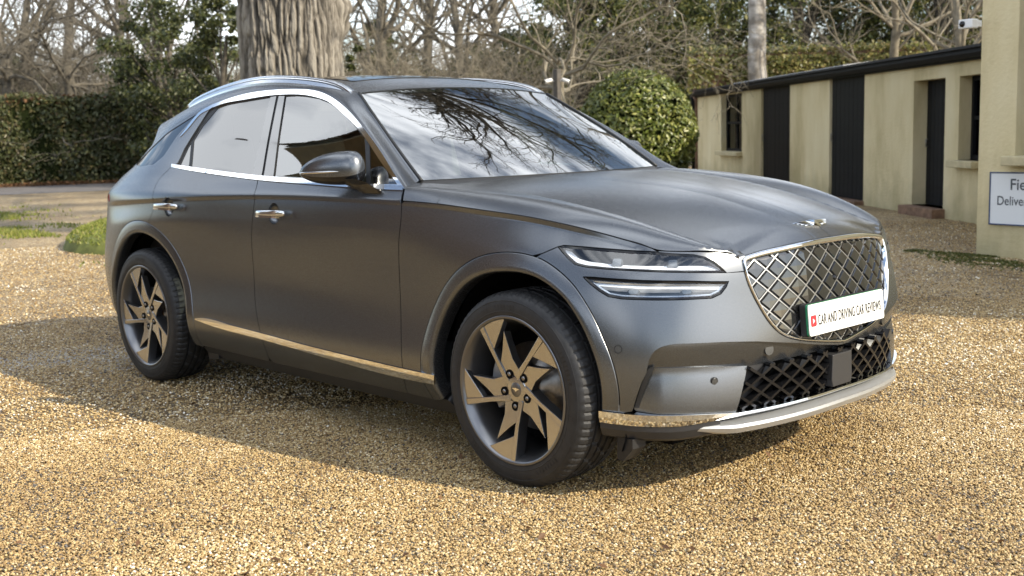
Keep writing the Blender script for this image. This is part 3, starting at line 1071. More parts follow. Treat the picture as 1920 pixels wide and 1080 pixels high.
# lower corner panel leaning out towards the ground
zt_, zb_ = i_t[1], i_b[1]
fang = curt[:-1] + [ledge[0]] + low_t + [i_b] + [q for q in ch_low_t[::-1] if q[0] < curt[0][0] - .005 and q[0] > i_b[0] + .005]
fl = lambda s, z: -.028 * np.clip((z - zb_) / (zt_ - zb_), 0, 1) ** 1.3 - .002 - .018 * sstep(curt[0][0] - .10, curt[0][0], s)
for sd in (0, 1):
    link('bumper_corner_panel', surf_mesh('bumper_corner_panel', BODY.ev, BODY.nrm, fang, gap=.001, lift=fl, flange=.03, mirror=sd == 1, du=.02, bstep=.01), P, fb)
    # air curtain slot with a serrated black insert
    sl = pxs((1188, 768), (1196, 742), (1206, 714), (1215, 694), (1228, 690), (1216, 715), (1204, 745), (1196, 770))
    link('air_curtain', surf_mesh('air_curtain', BODY.ev, BODY.nrm, sl, gap=0, lift=-.020, flange=.03, mirror=sd == 1, du=.01, dv=.01), M['black'], fb)
    for (u, v, r, l) in ((1159, 655, .011, 0), (1345, 718, .011, 1), (1450, 657, .020, 2)):
        c = px(u, v)
        l = 0.0 if l == 0 else float((fl if l == 1 else bl)(np.array([c[0]]), np.array([c[1]]))[0])
        nm = 'towing_eye_cover' if r > .015 else 'parking_sensor'
        ring = circ(c, r, 20)
        pr = link(nm, surf_mesh(nm, BODY.ev, BODY.nrm, ring, gap=0, lift=l + (.001 if l == 0 else .004), flange=.008, mirror=sd == 1, du=.006, dv=.006), P, fb)
        if r < .015:
            q = np.array(circ(c, r * 1.35, 20)); q2 = np.array(circ(c, r * 1.05, 20))
            A = BODY.ev(q[:, 0], q[:, 1]) + BODY.nrm(q[:, 0], q[:, 1]) * (l + .0012); B = BODY.ev(q2[:, 0], q2[:, 1]) + BODY.nrm(q2[:, 0], q2[:, 1]) * (l + .001)
            v3 = np.r_[A, B]
            if sd: v3 = v3 * [1, -1, 1]
            link('sensor_ring', pydata('sensor_ring', v3, [(i, (i + 1) % 20, 20 + (i + 1) % 20, 20 + i) for i in range(20)]), M['black'], pr)

# --- lower intake with black lattice
I_BOT = smooth_line([i_b] + [(i_b[0] * t, i_b[1] + .012 * (1 - t)) for t in (.75, .5, .25, 0)], 16)
I_TOP = smooth_line([(i_t[0] * t, i_t[1] + .004 * (1 - t) - .003) for t in (0, .25, .5, .75, 1)], 16)
intake = I_TOP + I_BOT
lg = link('lower_grille', surf_mesh('lower_grille', BODY.ev, BODY.nrm, intake, gap=-.004, lift=-.075, flange=0, both=True, du=.04, dv=.03, bstep=.02), M['void'], car)
s_i = max(i_t[0], i_b[0])


def lattice(outline_half, wy, hz, w, depth, lift, name, mat, parent, z0, minlen=.02):
    """diamond lattice bars on the shell, clipped to a symmetric outline; each bar one object"""
    half = np.array(outline_half)
    full = np.r_[half, half[::-1] * [-1, 1]]
    full = full[np.r_[True, np.linalg.norm(np.diff(full, axis=0), axis=1) > 1e-5]]
    smax = full[:, 0].max(); zlo, zhi = full[:, 1].min(), full[:, 1].max()
    sl = hz / wy
    for dirn in (1, -1):
        kmin = int(np.floor((-smax - 1) / wy)); kmax = -kmin
        for k in range(kmin, kmax + 1):
            # line: z = z0 + dirn*sl*(s - k*wy)
            s = np.linspace(-smax, smax, 700)
            z = z0 + dirn * sl * (s - k * wy)
            ok = (z > zlo) & (z < zhi)
            if ok.sum() < 3: continue
            q = np.c_[s[ok], z[ok]]
            ins = inside(q, full)
            if ins.sum() < 3: continue
            idx = np.flatnonzero(ins)
            for run in np.split(idx, np.flatnonzero(np.diff(idx) > 1) + 1):
                q2 = q[run]
                L = np.linalg.norm(q2[-1] - q2[0])
                if L < minlen: continue
                n = max(2, int(L / .03) + 1)
                t = np.linspace(0, 1, n)
                c = q2[0] + (q2[-1] - q2[0]) * t[:, None]
                dd = (q2[-1] - q2[0]) / L; nr = np.array([-dd[1], dd[0]])
                v = []
                for off, l in ((-w / 2, lift - depth), (-w / 2 * .8, lift), (w / 2 * .8, lift), (w / 2, lift - depth)):
                    a = c + nr * off
                    sa = np.abs(a[:, 0])
                    pp = BODY.ev(sa, a[:, 1]) + BODY.nrm(sa, a[:, 1]) * l
                    pp[:, 1] *= np.where(a[:, 0] < 0, -1, 1)
                    v.append(pp)
                v = np.array(v)
                f = [(i * n + j, i * n + j + 1, (i + 1) * n + j + 1, (i + 1) * n + j) for i in range(3) for j in range(n - 1)]
                f += [(0, n, 2 * n, 3 * n), (n - 1, 4 * n - 1, 3 * n - 1, 2 * n - 1)]
                link(name, pydata(name, v.reshape(-1, 3), f), mat, parent)


lattice(intake, .098, .062, .012, .03, -.012, 'lattice_bar', M['black_gloss'], lg, .40, minlen=.045)
for sd in (0, 1):      # shutters behind the outer ends, radar cover
    bq = [(i_t[0] - .002, i_t[1]), (i_b[0] - .002, i_b[1] + .004), (i_b[0] - .16, i_b[1] + .008), (i_b[0] - .16, i_t[1] - .05), (i_t[0] - .14, i_t[1])]
    link('intake_blank', surf_mesh('intake_blank', BODY.ev, BODY.nrm, bq, gap=0, lift=-.045, flange=.01, mirror=sd == 1), M['trim_black'], lg)
rad = MB()
xr_ = float(BODY.ev(np.array([0.0]), np.array([.40]))[0, 0])
rad.prism([(-.062, .335), (.062, .335), (.070, .36), (.066, .455), (-.066, .455), (-.070, .36)], 0, xr_ - .04, xr_ + .002)
rad.build('radar_cover', M['trim_black'], lg, bevel=.003)

# --- chrome blade, black gap, silver skid lip, all sweeping round the bumper


def sweep(name, rows, mat, parent, s0, s1, n=60, one=False):
    """rows: list of functions s -> (z, lift)"""
    s = np.linspace(s0, s1, n)
    vs = []
    for fn in rows:
        z, l = fn(s)
        z = z + 0 * s; l = l + 0 * s
        vs.append(BODY.ev(s, z) + BODY.nrm(s, np.full(n, .36)) * l[:, None])
    v = np.array(vs); m = len(rows)
    f = [(i * n + j, i * n + j + 1, (i + 1) * n + j + 1, (i + 1) * n + j) for i in range(m - 1) for j in range(n - 1)]
    v = v.reshape(-1, 3)
    n0 = len(v)
    if one:                                          # two separate ends, one object each
        link(name, pydata(name, v, f, smooth=False), mat, parent)
        return link(name, pydata(name, v * [1, -1, 1], [g[::-1] for g in f], smooth=False), mat, parent)
    f = f + [tuple(q + n0 for q in g[::-1]) for g in f]
    v = np.r_[v, v * [1, -1, 1]]
    return link(name, pydata(name, v, f, smooth=False), mat, parent)


cl = np.array(ch_low_t)[::-1]; 
cz = lambda s: np.interp(s, np.r_[0, cl[:, 0]], np.r_[I_BOT[-1][1] - .004, cl[:, 1]])
s_e = ch_low_t[0][0]
s_k = px(1300, 800)[0]                               # where the silver lip begins
cw = lambda s: .012 + .030 * sstep(s_k - .22, s_k + .10, s)   # the blade narrows towards the middle
sweep('chrome_blade', [lambda s: (cz(s), -.02), lambda s: (cz(s), .008), lambda s: (cz(s) - cw(s) * .5, .011), lambda s: (cz(s) - cw(s), .007), lambda s: (cz(s) - cw(s), -.03)], M['chrome'], fb, 0, s_e)
d1 = lambda s: cz(s) - cw(s)
sweep('lip_groove', [lambda s: (d1(s) + .001, -.012), lambda s: (d1(s) - .012, -.016), lambda s: (d1(s) - .03, .0)], M['black'], fb, 0, s_k + .05)
kk = lambda s: sstep(s_k + .05, s_k - .16, s)          # the lip grows out of the valance
lw = lambda s: .020 * sstep(s_k + .02, s_k - .25, s)
lipz = lambda s: d1(s) - .012 - .010 * kk(s)
sweep('skid_plate', [lambda s: (lipz(s) + .006 * kk(s), -.012), lambda s: (lipz(s), .003 + (.009 + lw(s)) * kk(s)), lambda s: (lipz(s) - .004 - .006 * kk(s), .004 + (.014 + lw(s)) * kk(s)),
                     lambda s: (lipz(s) - .010 - .020 * kk(s), .003 + (.013 + lw(s)) * kk(s)), lambda s: (lipz(s) - .020 - .028 * kk(s), -.008), lambda s: (lipz(s) - .05, -.2)],
      M['silver'], fb, 0, s_k + .045)
sweep('bumper_valance', [lambda s: (d1(s) + .001, .004), lambda s: (d1(s) - .02, .008), lambda s: (d1(s) - .05, .002), lambda s: (d1(s) - .068, -.02), lambda s: (d1(s) - .07, -.2)],
      M['trim_black'], fb, s_k - .10, s_e, one=True)

# --- bonnet
g_t = np.array(g_top)
g3 = BODY.ev(g_t[:, 0], g_t[:, 1])                  # centre -> corner
edge = [(x, -float(H_SY(np.array([x]))[0])) for x in np.linspace(-.415, HOOD_X1 - .002, 70)]
front = [(float(q[0]) + .001, float(q[1])) for q in g3[::-1] if q[0] > HOOD_X1]
front.append((float(g3[0, 0]) + .001, 0.0))
base_u = np.linspace(0, -1, 24)
rear = [(-.50 - .212 * u * u + .014, .762 * u) for u in base_u]
rear = [q for q in rear if q[1] > -.745]
hood_half = rear + [(-.66, -.772), (-.60, -.81), (-.455, -.868), (-.42, -.90)] + edge + front
_fy = -g3[:, 1]; _fo = np.argsort(_fy); _fy, _fx, _fz = _fy[_fo], g3[_fo, 0], g3[_fo, 2]
_fd = _fz + .004 - HOOD.ev(_fx, -_fy)[:, 2]
HOOD.fix = (np.r_[_fy, _fy[-1] + .06], np.r_[_fx, _fx[-1] - .03], np.r_[_fd, 0])
me = surf_mesh('bonnet', HOOD.ev, HOOD.nrm, hood_half, du=.014, dv=.011, gap=.0015, flange=.014, both=True, bstep=.01)
hood = link('bonnet', me, P, car)
wing_c = [(-.418, -float(H_SY(np.array([-.418]))[0])), (-.418, -.899), (-.452, -.868), (-.597, -.81), (-.658, -.772), (-.712, -.764), (-.715, -.80), (-.66, -.875), (-.63, -.91)] + \
    [(x, -float(H_SY(np.array([x]))[0])) for x in np.linspace(-.615, -.43, 8)]
tongue = [(s, z - .0005) for s, z in SEAM_PX] + [g_side[0], (g_side[k_c[0]][0], HC[1] + .0)] + [lamp_u[k_in]] + [lamp_u[i] for i in range(k_in - 1, 4, -1)]
for sd in (0, 1):
    link('wing_corner', surf_mesh('wing_corner', HOOD.ev, HOOD.nrm, wing_c, du=.012, dv=.01, gap=.001, flange=.02, mirror=sd == 1, bstep=.01), P, car)
    link('bonnet_nose', surf_mesh('bonnet_nose', BODY.ev, BODY.nrm, tongue, du=.015, dv=.008, gap=0, flange=.02, lift=0.0, mirror=sd == 1, bstep=.008), P, hood)
# cowl behind the bonnet
v = []
for u in np.linspace(-1, 1, 30):
    b = SCREEN.ev(np.array([u]), np.array([.035]))[0]
    v += [b + np.array([0, 0, -.004]), b + np.array([.05, 0, -.035])]
link('cowl_panel', pydata('cowl_panel', v, [(2 * i, 2 * i + 1, 2 * i + 3, 2 * i + 2) for i in range(29)], smooth=True), M['black'], car)

# winged badge on the bonnet nose
bd = MB()


def on_hood(x, y, h):
    p_ = HOOD.ev(np.array([x]), np.array([y]))[0]; n_ = HOOD.nrm(np.array([x]), np.array([y]))[0]
    return p_ + n_ * h


shield = [(.640, -.030), (.672, -.026), (.684, 0), (.672, .026), (.640, .030), (.636, 0)]


def raised(poly, h0, h1):
    v = [on_hood(x, y, h0) for x, y in poly] + [on_hood(x, y, h1) for x, y in poly]
    c = np.mean([on_hood(x, y, h1 + .002) for x, y in poly], axis=0)
    n = len(poly)
    return v + [c], [(i, (i + 1) % n, n + (i + 1) % n, n + i) for i in range(n)] + [(n + i, n + (i + 1) % n, 2 * n) for i in range(n)]


bd.add(*raised(shield, .0, .005))
for sg in (1, -1):
    for k in range(4):
        x0 = .640 + .0085 * k
        ln = .112 - .014 * k
        w = [(x0, sg * .031), (x0 - .004, sg * ln), (x0 + .0015, sg * (ln + .002)), (x0 + .0075, sg * .030)]
        bd.add(*raised(w, .0, .004))
bd.build('winged_badge', M['chrome'], hood)

# --- grille
gh = np.array(grille_half)
full = np.r_[gh, gh[::-1] * [-1, 1]]
full = full[np.r_[True, np.linalg.norm(np.diff(full, axis=0), axis=1) > 1e-5]]
fr = resample(full, .012)
fr = fr[np.linalg.norm(fr - np.roll(fr, 1, 0), axis=1) > .003]
if area2(fr) < 0: fr = fr[::-1]


def ev_sym(q):
    sa = np.abs(q[:, 0])
    p_ = BODY.ev(sa, q[:, 1]); n_ = BODY.nrm(sa, q[:, 1])
    m_ = np.where(q[:, 0] < 0, -1.0, 1.0)
    p_[:, 1] *= m_; n_[:, 1] *= m_
    return p_, n_


rings = []
wid = .0095 + .009 * sstep(.78, .86, fr[:, 1])        # the chrome is deeper along the top
for d, l in ((0, -.012), (.0005, .006), (.004, .0095), (.6, .009), (.9, .005), (1.0, -.015)):
    base = inset(fr, 1e-3) - fr
    base = base / 1e-3
    q = fr + base * (d if d < .01 else d * wid[:, None])
    p_, n_ = ev_sym(q)
    rings.append(p_ + n_ * l)
v = np.concatenate(rings); n = len(fr)
f = [(i * n + j, i * n + (j + 1) % n, (i + 1) * n + (j + 1) % n, (i + 1) * n + j) for i in range(5) for j in range(n)]
gme = surf_mesh('grille', BODY.ev, BODY.nrm, [tuple(q) for q in gh], gap=0, lift=-.016, flange=0, both=True, du=.03, dv=.03, bstep=.02)
grille = link('grille', gme, M['dark_chrome'], car)
link('grille_frame', pydata('grille_frame', v, f, smooth=True), M['chrome'], grille)
inner = fr + (inset(fr, 1e-3) - fr) / 1e-3 * (wid[:, None] + .003)
# diamond tiles: frustum on every lattice cell
GW, GH, GZ0 = .1000, .0735, .690


def clip_to(poly, region, shrink):
    """clip a convex cell against the (nearly convex) grille outline"""
    out = [np.array(q) for q in poly]
    n = len(region)
    for i in range(n):
        a, b = region[i], region[(i + 1) % n]
        e = b - a; L = np.hypot(*e)
        if L < 1e-9: continue
        nr = np.array([-e[1], e[0]]) / L
        if not any(np.dot(q - a, nr) < 0 for q in out): continue
        res = []
        for j in range(len(out)):
            p0, p1 = out[j], out[(j + 1) % len(out)]
            d0, d1_ = np.dot(p0 - a, nr), np.dot(p1 - a, nr)
            if d0 >= 0: res.append(p0)
            if (d0 >= 0) != (d1_ >= 0): res.append(p0 + (p1 - p0) * d0 / (d0 - d1_))
        out = res
        if len(out) < 3: return []
    return out


def shrink_poly(poly, d):
    P_ = np.array(poly)
    if area2(P_) < 0: P_ = P_[::-1]
    P_ = P_[np.linalg.norm(P_ - np.roll(P_, 1, 0), axis=1) > .003]
    if len(P_) < 3: return None
    n = len(P_)
    out = [q for q in P_]
    for i in range(n):                               # half-plane inset, safe for any convex cell
        a, b = P_[i], P_[(i + 1) % n]
        e = b - a; nr = np.array([-e[1], e[0]]) / np.hypot(*e)
        a2 = a + nr * d
        r2 = []
        for j in range(len(out)):
            p0, p1 = out[j], out[(j + 1) % len(out)]
            d0, d1_ = np.dot(p0 - a2, nr), np.dot(p1 - a2, nr)
            if d0 >= 0: r2.append(p0)
            if (d0 >= 0) != (d1_ >= 0): r2.append(p0 + (p1 - p0) * d0 / (d0 - d1_))
        out = r2
        if len(out) < 3: return None
    return np.array(out)


def convex(Q):
    Q = sorted(map(tuple, Q))
    def half(it):
        h = []
        for q in it:
            while len(h) > 1 and (h[-1][0] - h[-2][0]) * (q[1] - h[-2][1]) - (h[-1][1] - h[-2][1]) * (q[0] - h[-2][0]) <= 1e-9: h.pop()
            h.append(q)
        return h[:-1]
    return np.array(half(Q) + half(Q[::-1]))


hull = convex(inner)
for i in range(-14, 15):
    for j in range(-14, 15):
        cs = (i + j) * GW / 2; czz = GZ0 + (i - j) * GH / 2
        if abs(cs) > .62 or not (.44 < czz < .93): continue
        cell = [(cs - GW / 2, czz), (cs, czz - GH / 2), (cs + GW / 2, czz), (cs, czz + GH / 2)]
        cp = clip_to(cell, hull, 0)
        if len(cp) < 3 or abs(area2(np.array(cp))) < 2.5e-4: continue
        o1 = shrink_poly(cp, .0035)
        if o1 is None or abs(area2(o1)) < 1.2e-4: continue
        o2 = o1 + (o1.mean(0) - o1) * .17
        p1, n1 = ev_sym(o1); p2, n2 = ev_sym(o2); pc, nc = ev_sym(o2.mean(0)[None])
        k = len(o1)
        v = np.r_[p1 + n1 * -.0155, p1 + n1 * -.012, p2 + n2 * -.0035, pc + nc * -.0030]
        f = [(a_, (a_ + 1) % k, k + (a_ + 1) % k, k + a_) for a_ in range(k)] + [(k + a_, k + (a_ + 1) % k, 2 * k + (a_ + 1) % k, 2 * k + a_) for a_ in range(k)] + \
            [(2 * k + a_, 2 * k + (a_ + 1) % k, 3 * k) for a_ in range(k)]
        link('grille_tile', pydata('grille_tile', v, f), M['dark_chrome'], grille)
lattice([tuple(q) for q in gh], GW, GH, .0054, .006, -.0092, 'grille_bar', M['grille_bar'], grille, GZ0 + GH / 2, minlen=.03)
mb = MB(); p_, n_ = ev_sym(np.array([[.02, .735]]))
mb.lathe([(0.0001, .002), (.009, 0), (.011, -.01), (.011, -.03)], 16, 'x', c=tuple(p_[0]))
mb.build('front_camera', M['black_gloss'], grille)

# --- number plate
pl = MB()
px0 = .803; pz0 = .609
tl = math.atan(.0877 * 1.0)
rotp = Matrix.Rotation(-tl, 3, 'Y')


def rr(w, h, r, n=5):
    pts = []
    for cx_, cy_, a_ in ((w / 2 - r, h / 2 - r, 0), (-w / 2 + r, h / 2 - r, 90), (-w / 2 + r, -h / 2 + r, 180), (w / 2 - r, -h / 2 + r, 270)):
        for k in range(n + 1):
            t = R(a_ + 90 * k / n)
            pts.append((cx_ + r * math.cos(t), cy_ + r * math.sin(t)))
    return pts


pl.prism(rr(.520, .111, .010), 0, -.004, 0)
plate = pl.build('number_plate', M['plate_white'], car)
plate.location = (px0, 0, pz0); plate.rotation_euler = (0, -tl, 0)
mb = MB(); mb.prism(rr(.522, .113, .011), 0, -.012, -.0045); mb.build('plate_edge', M['plate_green'], plate)
mb = MB(); mb.prism(rr(.526, .116, .011), 0, -.034, -.0125); mb.build('plate_holder', M['black'], plate)


def text_mesh(txt, name, width, height, mat, parent, loc, rot, spacing=1.0, bold=0.0):
    cu = bpy.data.curves.new(name, 'FONT'); cu.body = txt; cu.align_x = 'LEFT'
    cu.space_character = spacing; cu.offset = bold; cu.extrude = 0
    ob = bpy.data.objects.new(name, cu); C.objects.link(ob)
    dg = bpy.context.evaluated_depsgraph_get(); dg.update()
    me = bpy.data.meshes.new_from_object(ob.evaluated_get(dg))
    bpy.data.objects.remove(ob, do_unlink=True)
    co = np.array([v_.co[:] for v_ in me.vertices])
    lo, hi = co.min(0), co.max(0)
    sc = np.array([width / (hi[0] - lo[0]), height / (hi[1] - lo[1]), 1])
    co = (co - lo) * sc
    me.vertices.foreach_set('co', co.astype(np.float32).ravel()); me.update()
    me.name = name
    o = link(name, me, mat, parent, loc); o.rotation_euler = rot
    return o


# face looks along +x; text reads along +y as seen from the front
text_mesh('CAR AND DRIVING CAR REVIEWS', 'lettering', .440, .038, M['plate_black'], plate, (.0012, -.203, -.022), (R(90), 0, R(90)), spacing=1.1, bold=.014)
mb = MB(); mb.prism([(a_ - .232, b_ - .003) for a_, b_ in rr(.036, .040, .007)], 0, .0004, .0014); mb.build('play_logo', M['red'], plate)
mb = MB(); mb.prism([(-.238, -.012), (-.238, .006), (-.224, -.003)], 0, .0014, .0020); mb.build('play_triangle', M['white_print'], plate)

# --- headlamps
for sd in (0, 1):
    for nm, poly, up in (('upper', lamp_u, True), ('lower', lamp_l, False)):
        kw = dict(mirror=sd == 1, du=.02, dv=.010, bstep=.008)
        hl = link('headlamp', surf_mesh('headlamp', BODY.ev, BODY.nrm, poly, gap=-.002, lift=-.045, flange=0, **kw), M['lamp_black'], car)
        hl['label'] = nm + ' slim twin-lens headlamp'
        pin = inset(resample(poly, .008), .007)
        # black surround
        ro = np.array(inset(resample(poly, .008), .0012)); ri = inset(ro, .0065)
        A = BODY.ev(ro[:, 0], ro[:, 1]) + BODY.nrm(ro[:, 0], ro[:, 1]) * -.001; B = BODY.ev(ri[:, 0], ri[:, 1]) + BODY.nrm(ri[:, 0], ri[:, 1]) * -.003
        D = BODY.ev(ri[:, 0], ri[:, 1]) + BODY.nrm(ri[:, 0], ri[:, 1]) * -.044
        A0 = BODY.ev(ro[:, 0], ro[:, 1]) + BODY.nrm(ro[:, 0], ro[:, 1]) * -.02
        n = len(ro); v = np.r_[A0, A, B, D]
        if sd: v = v * [1, -1, 1]
        link('lamp_surround', pydata('lamp_surround', v, [(i * n + j, i * n + (j + 1) % n, (i + 1) * n + (j + 1) % n, (i + 1) * n + j) for i in range(3) for j in range(n)]), M['black_gloss'], hl)
        link('lamp_lens', surf_mesh('lamp_lens', BODY.ev, BODY.nrm, [tuple(q) for q in pin], gap=0, lift=-.0035, flange=0, **kw), M['lens'], hl)
        # frosted light bar
        P_ = np.array(pin)
        smin, smax = P_[:, 0].min(), P_[:, 0].max()
        gs_ = np.linspace(smin + .012, smax - .02, 60)
        zlo = []; zhi = []
        for s_ in gs_:
            zz = np.linspace(P_[:, 1].min(), P_[:, 1].max(), 160)
            k = inside(np.c_[np.full(160, s_), zz], P_)
            zlo.append(zz[k].min() if k.any() else np.nan); zhi.append(zz[k].max() if k.any() else np.nan)
        zlo, zhi = np.array(zlo), np.array(zhi)
        okk = ~np.isnan(zlo); gs2, zlo, zhi = gs_[okk], zlo[okk], zhi[okk]
        if up:
            bar = [(a_, b_ + .003) for a_, b_ in zip(gs2, zlo)] + [(a_, min(b_ + .021, c_ - .002)) for a_, b_, c_ in zip(gs2[::-1], zlo[::-1], zhi[::-1])]
        else:
            bar = [(a_, b_ - .003) for a_, b_ in zip(gs2, zhi)] + [(a_, max(b_ - .018, c_ + .002)) for a_, b_, c_ in zip(gs2[::-1], zhi[::-1], zlo[::-1])]
        link('light_bar', surf_mesh('light_bar', BODY.ev, BODY.nrm, bar, gap=0, lift=(lambda s, z: -.010 - .016 * np.clip((z - np.interp(s, gs2, zlo)) / .02, 0, 1.2)) if up else (lambda s, z: -.008 - .012 * np.clip((z - np.interp(s, gs2, zhi) + .02) / .02, 0, 1.2)), flange=.02, mirror=sd == 1, du=.02, dv=.008, bstep=.008), M['lamp_bar'], hl)
        if not up:                                     # bright outline round the lower lamp
            r1 = inset(P_, .003); r2 = inset(P_, .0075)
            A = BODY.ev(r1[:, 0], r1[:, 1]) + BODY.nrm(r1[:, 0], r1[:, 1]) * -.007; B = BODY.ev(r2[:, 0], r2[:, 1]) + BODY.nrm(r2[:, 0], r2[:, 1]) * -.010
            n = len(r1); v = np.r_[A, B]
            if sd: v = v * [1, -1, 1]
            link('lamp_outline', pydata('lamp_outline', v, [(j, (j + 1) % n, n + (j + 1) % n, n + j) for j in range(n)]), M['satin_chrome'], hl)
        # two projector lenses
        for (u, v_) in (((1155, 488), (1262, 491)) if up else ((1187, 543), (1290, 543.5))):
            c = px(u, v_)
            w_, h_ = .036, (.021 if up else .022)
            q = np.array([(c[0] + a_, c[1] + b_) for a_, b_ in rr(2 * w_ * .62, 2 * h_ * .72, .008, 3)])
            q2 = q + (q.mean(0) - q) * .25
            vs = []
            for qq, l in ((q, -.046), (q, -.022), (q2, -.014)):
                vs.append(BODY.ev(qq[:, 0], qq[:, 1]) + BODY.nrm(qq[:, 0], qq[:, 1]) * l)
            n = len(q); v3 = np.concatenate(vs)
            if sd: v3 = v3 * [1, -1, 1]
            f = [(i * n + j, i * n + (j + 1) % n, (i + 1) * n + (j + 1) % n, (i + 1) * n + j) for i in range(2) for j in range(n)] + [tuple(range(2 * n, 3 * n))]
            link('projector', pydata('projector', v3, f), M['projector'], hl)
# ------------------------------------------------------------------ glasshouse
for sd in (0, 1):
    # roof frame and pillars
    cs_ = [(0, 0)] + [(c, 0) for c in np.linspace(.05, STRIP_L - .02, 80)] + [(STRIP_L, 0), (STRIP_L, 1)] + [(c, 1) for c in np.linspace(STRIP_L - .02, .05, 80)] + [(0, 1)]
    me = surf_mesh('roof_side_frame', STRIP.ev, STRIP.nrm, cs_, du=.03, dv=.07, gap=0, flange=.012, mirror=sd == 1, bstep=.05)
    link('roof_side_frame', me, P, car)

# windscreen, with a black edge band behind the glass rim
me = surf_mesh('windscreen', SCREEN.ev, SCREEN.nrm, [(-.985, .0), (.985, .0), (.985, .985), (-.985, .985)], du=.05, dv=.04, gap=0, flange=.006)
ws = link('windscreen', me, M['glass'], car)
v = []
n = 120
out = resample([(-.995, -.01), (.995, -.01), (.995, .995), (-.995, .995)], .05)
inn = out * [.955, .90] + [0, .05]
A = SCREEN.ev(out[:, 0], out[:, 1]) - SCREEN.nrm(out[:, 0], out[:, 1]) * .007
B = SCREEN.ev(inn[:, 0], inn[:, 1]) - SCREEN.nrm(inn[:, 0], inn[:, 1]) * .007
k = len(out)
link('screen_surround', pydata('screen_surround', np.r_[A, B], [(i, (i + 1) % k, k + (i + 1) % k, k + i) for i in range(k)]), M['black_gloss'], ws)
# near and far screen edge seals
for sd in (0, 1):
    vv = np.linspace(-.01, 1.0, 24)
    q = SCREEN.ev(np.full(24, -.992), vv) + SCREEN.nrm(np.full(24, -.992), vv) * .002
    if sd: q = q * [1, -1, 1]
    MB().tube([tuple(a) for a in q], .0065, 6).build('screen_seal', M['black'], ws)

# roof skin
xe = lambda y: -1.265 - .047 * (y / .61) ** 2
ro = [(xe(y) - .004, y) for y in np.linspace(0, -.61, 16)]
ro += [(x, -float(R_Y(np.array([x]))[0])) for x in np.linspace(-1.33, -3.27, 50)] + [(-3.42, -.46), (-3.48, -.3), (-3.5, 0)]
roof = link('roof', surf_mesh('roof', ROOF.ev, ROOF.nrm, ro, du=.04, dv=.03, gap=0, flange=.02, both=True, bstep=.03), P, car)
sr = [(-1.52, 0), (-1.55, -.46), (-2.75, -.44), (-2.75, 0)]
link('sunroof', surf_mesh('sunroof', ROOF.ev, ROOF.nrm, sr, du=.05, dv=.04, gap=0, lift=.003, flange=.006, both=True), M['black_gloss'], roof)
# rails
RAIL = [(-1.325, 1.487), (-1.36, 1.507), (-1.42, 1.531), (-1.48, 1.548), (-1.60, 1.570), (-1.83, 1.595), (-2.11, 1.608), (-2.48, 1.586), (-2.72, 1.552), (-2.86, 1.524), (-2.95, 1.497)]
rt = np.array(RAIL); rs = CS(rt[::-1, 0], rt[::-1, 1])
for sd in (1, -1):
    xs = np.linspace(-1.328, -2.95, 60)
    v = []; f = []
    for x in xs:
        y = -float(R_Y(np.array([x]))[0]); z = float(rs(np.array([x]))[0])
        e = min(1, (xs[0] - x) / .10 + .15, (x - xs[-1]) / .10 + .15)
        for a, b in ((-.016, -.016), (-.020, -.007), (-.015, -.001), (-.004, 0), (.010, -.002), (.015, -.008), (.012, -.016)):
            v.append((x, sd * (y + a), z + b - (1 - e) * .004))
    for i in range(59):
        for j in range(6):
            f.append((i * 7 + j, i * 7 + j + 1, (i + 1) * 7 + j + 1, (i + 1) * 7 + j))
    f += [tuple(range(7)), tuple(range(59 * 7, 60 * 7))] + [(i * 7, i * 7 + 6, i * 7 + 13, i * 7 + 7) for i in range(59)]
    rail = link('roof_rail', pydata('roof_rail', v, f, smooth=True), M['satin_chrome'], car)
    v = []
    for x in xs[2:-2]:
        y = -float(R_Y(np.array([x]))[0]); z = float(rs(np.array([x]))[0])
        v += [(x, sd * (y + .004), z - .016), (x, sd * (y - .010), z - .020), (x, sd * (y - .022), z - .020), (x, sd * (y - .034), z - .036), (x, sd * (y - .036), z - .060)]
    link('rail_base', pydata('rail_base', v, [(5 * i + j, 5 * i + j + 1, 5 * i + 6 + j, 5 * i + 5 + j) for i in range(55) for j in range(4)], smooth=False), M['satin_chrome'], rail)

# --- side windows: all traced on the shell
W_F = pxs((534, 180), (562, 178.5), (595, 184), (618, 193), (640, 211), (660, 231), (682, 258), (683, 348), (640, 344), (600, 341), (512, 334))
W_T = pxs((691, 270), (716, 308), (742, 347), (690, 347))
W_R = pxs((409, 199), (451, 190.5), (505, 182), (470.5, 330), (430, 325), (357, 315), (362, 262), (378, 236))
W_Q = pxs((401, 205), (370, 243), (357, 264), (352, 313), (335, 310.5), (350, 278), (378, 232))
BP_F = pxs((522, 179.5), (533, 179.5), (511, 333), (493, 332))
BP_R = pxs((506.5, 181.5), (517.5, 180), (489, 331), (472, 329))
outer_t = [tuple(q) for q in A_SZ[:12]]
dlo = smooth_line(outer_t, 60) + pxs((390, 207), (366, 246), (345, 280), (330, 309)) + [(s, z) for s, z in belt[::-1] if s < gap_r[0][0] - .01]
chr_in = pxs((746, 348), (715, 304), (688, 263), (669, 238), (640, 210), (618, 192), (595, 183), (562, 177.5), (535, 177.5), (507, 179.5), (451, 188.5), (410, 198), (401, 202))
chr_out = [tuple(q) for q in A_SZ[:12]]
b_t = pxs((752, 347), (693, 346), (600, 339), (483, 329.5), (400, 319.5), (323, 308))
b_b = pxs((757, 358), (693, 355), (600, 348), (483, 338), (400, 327), (322, 314))
tail_c = (pxs((398, 197), (386, 203), (374, 211), (350, 240), (338, 256)), pxs((400, 201), (388, 208), (377, 214), (352, 243), (338, 257)))
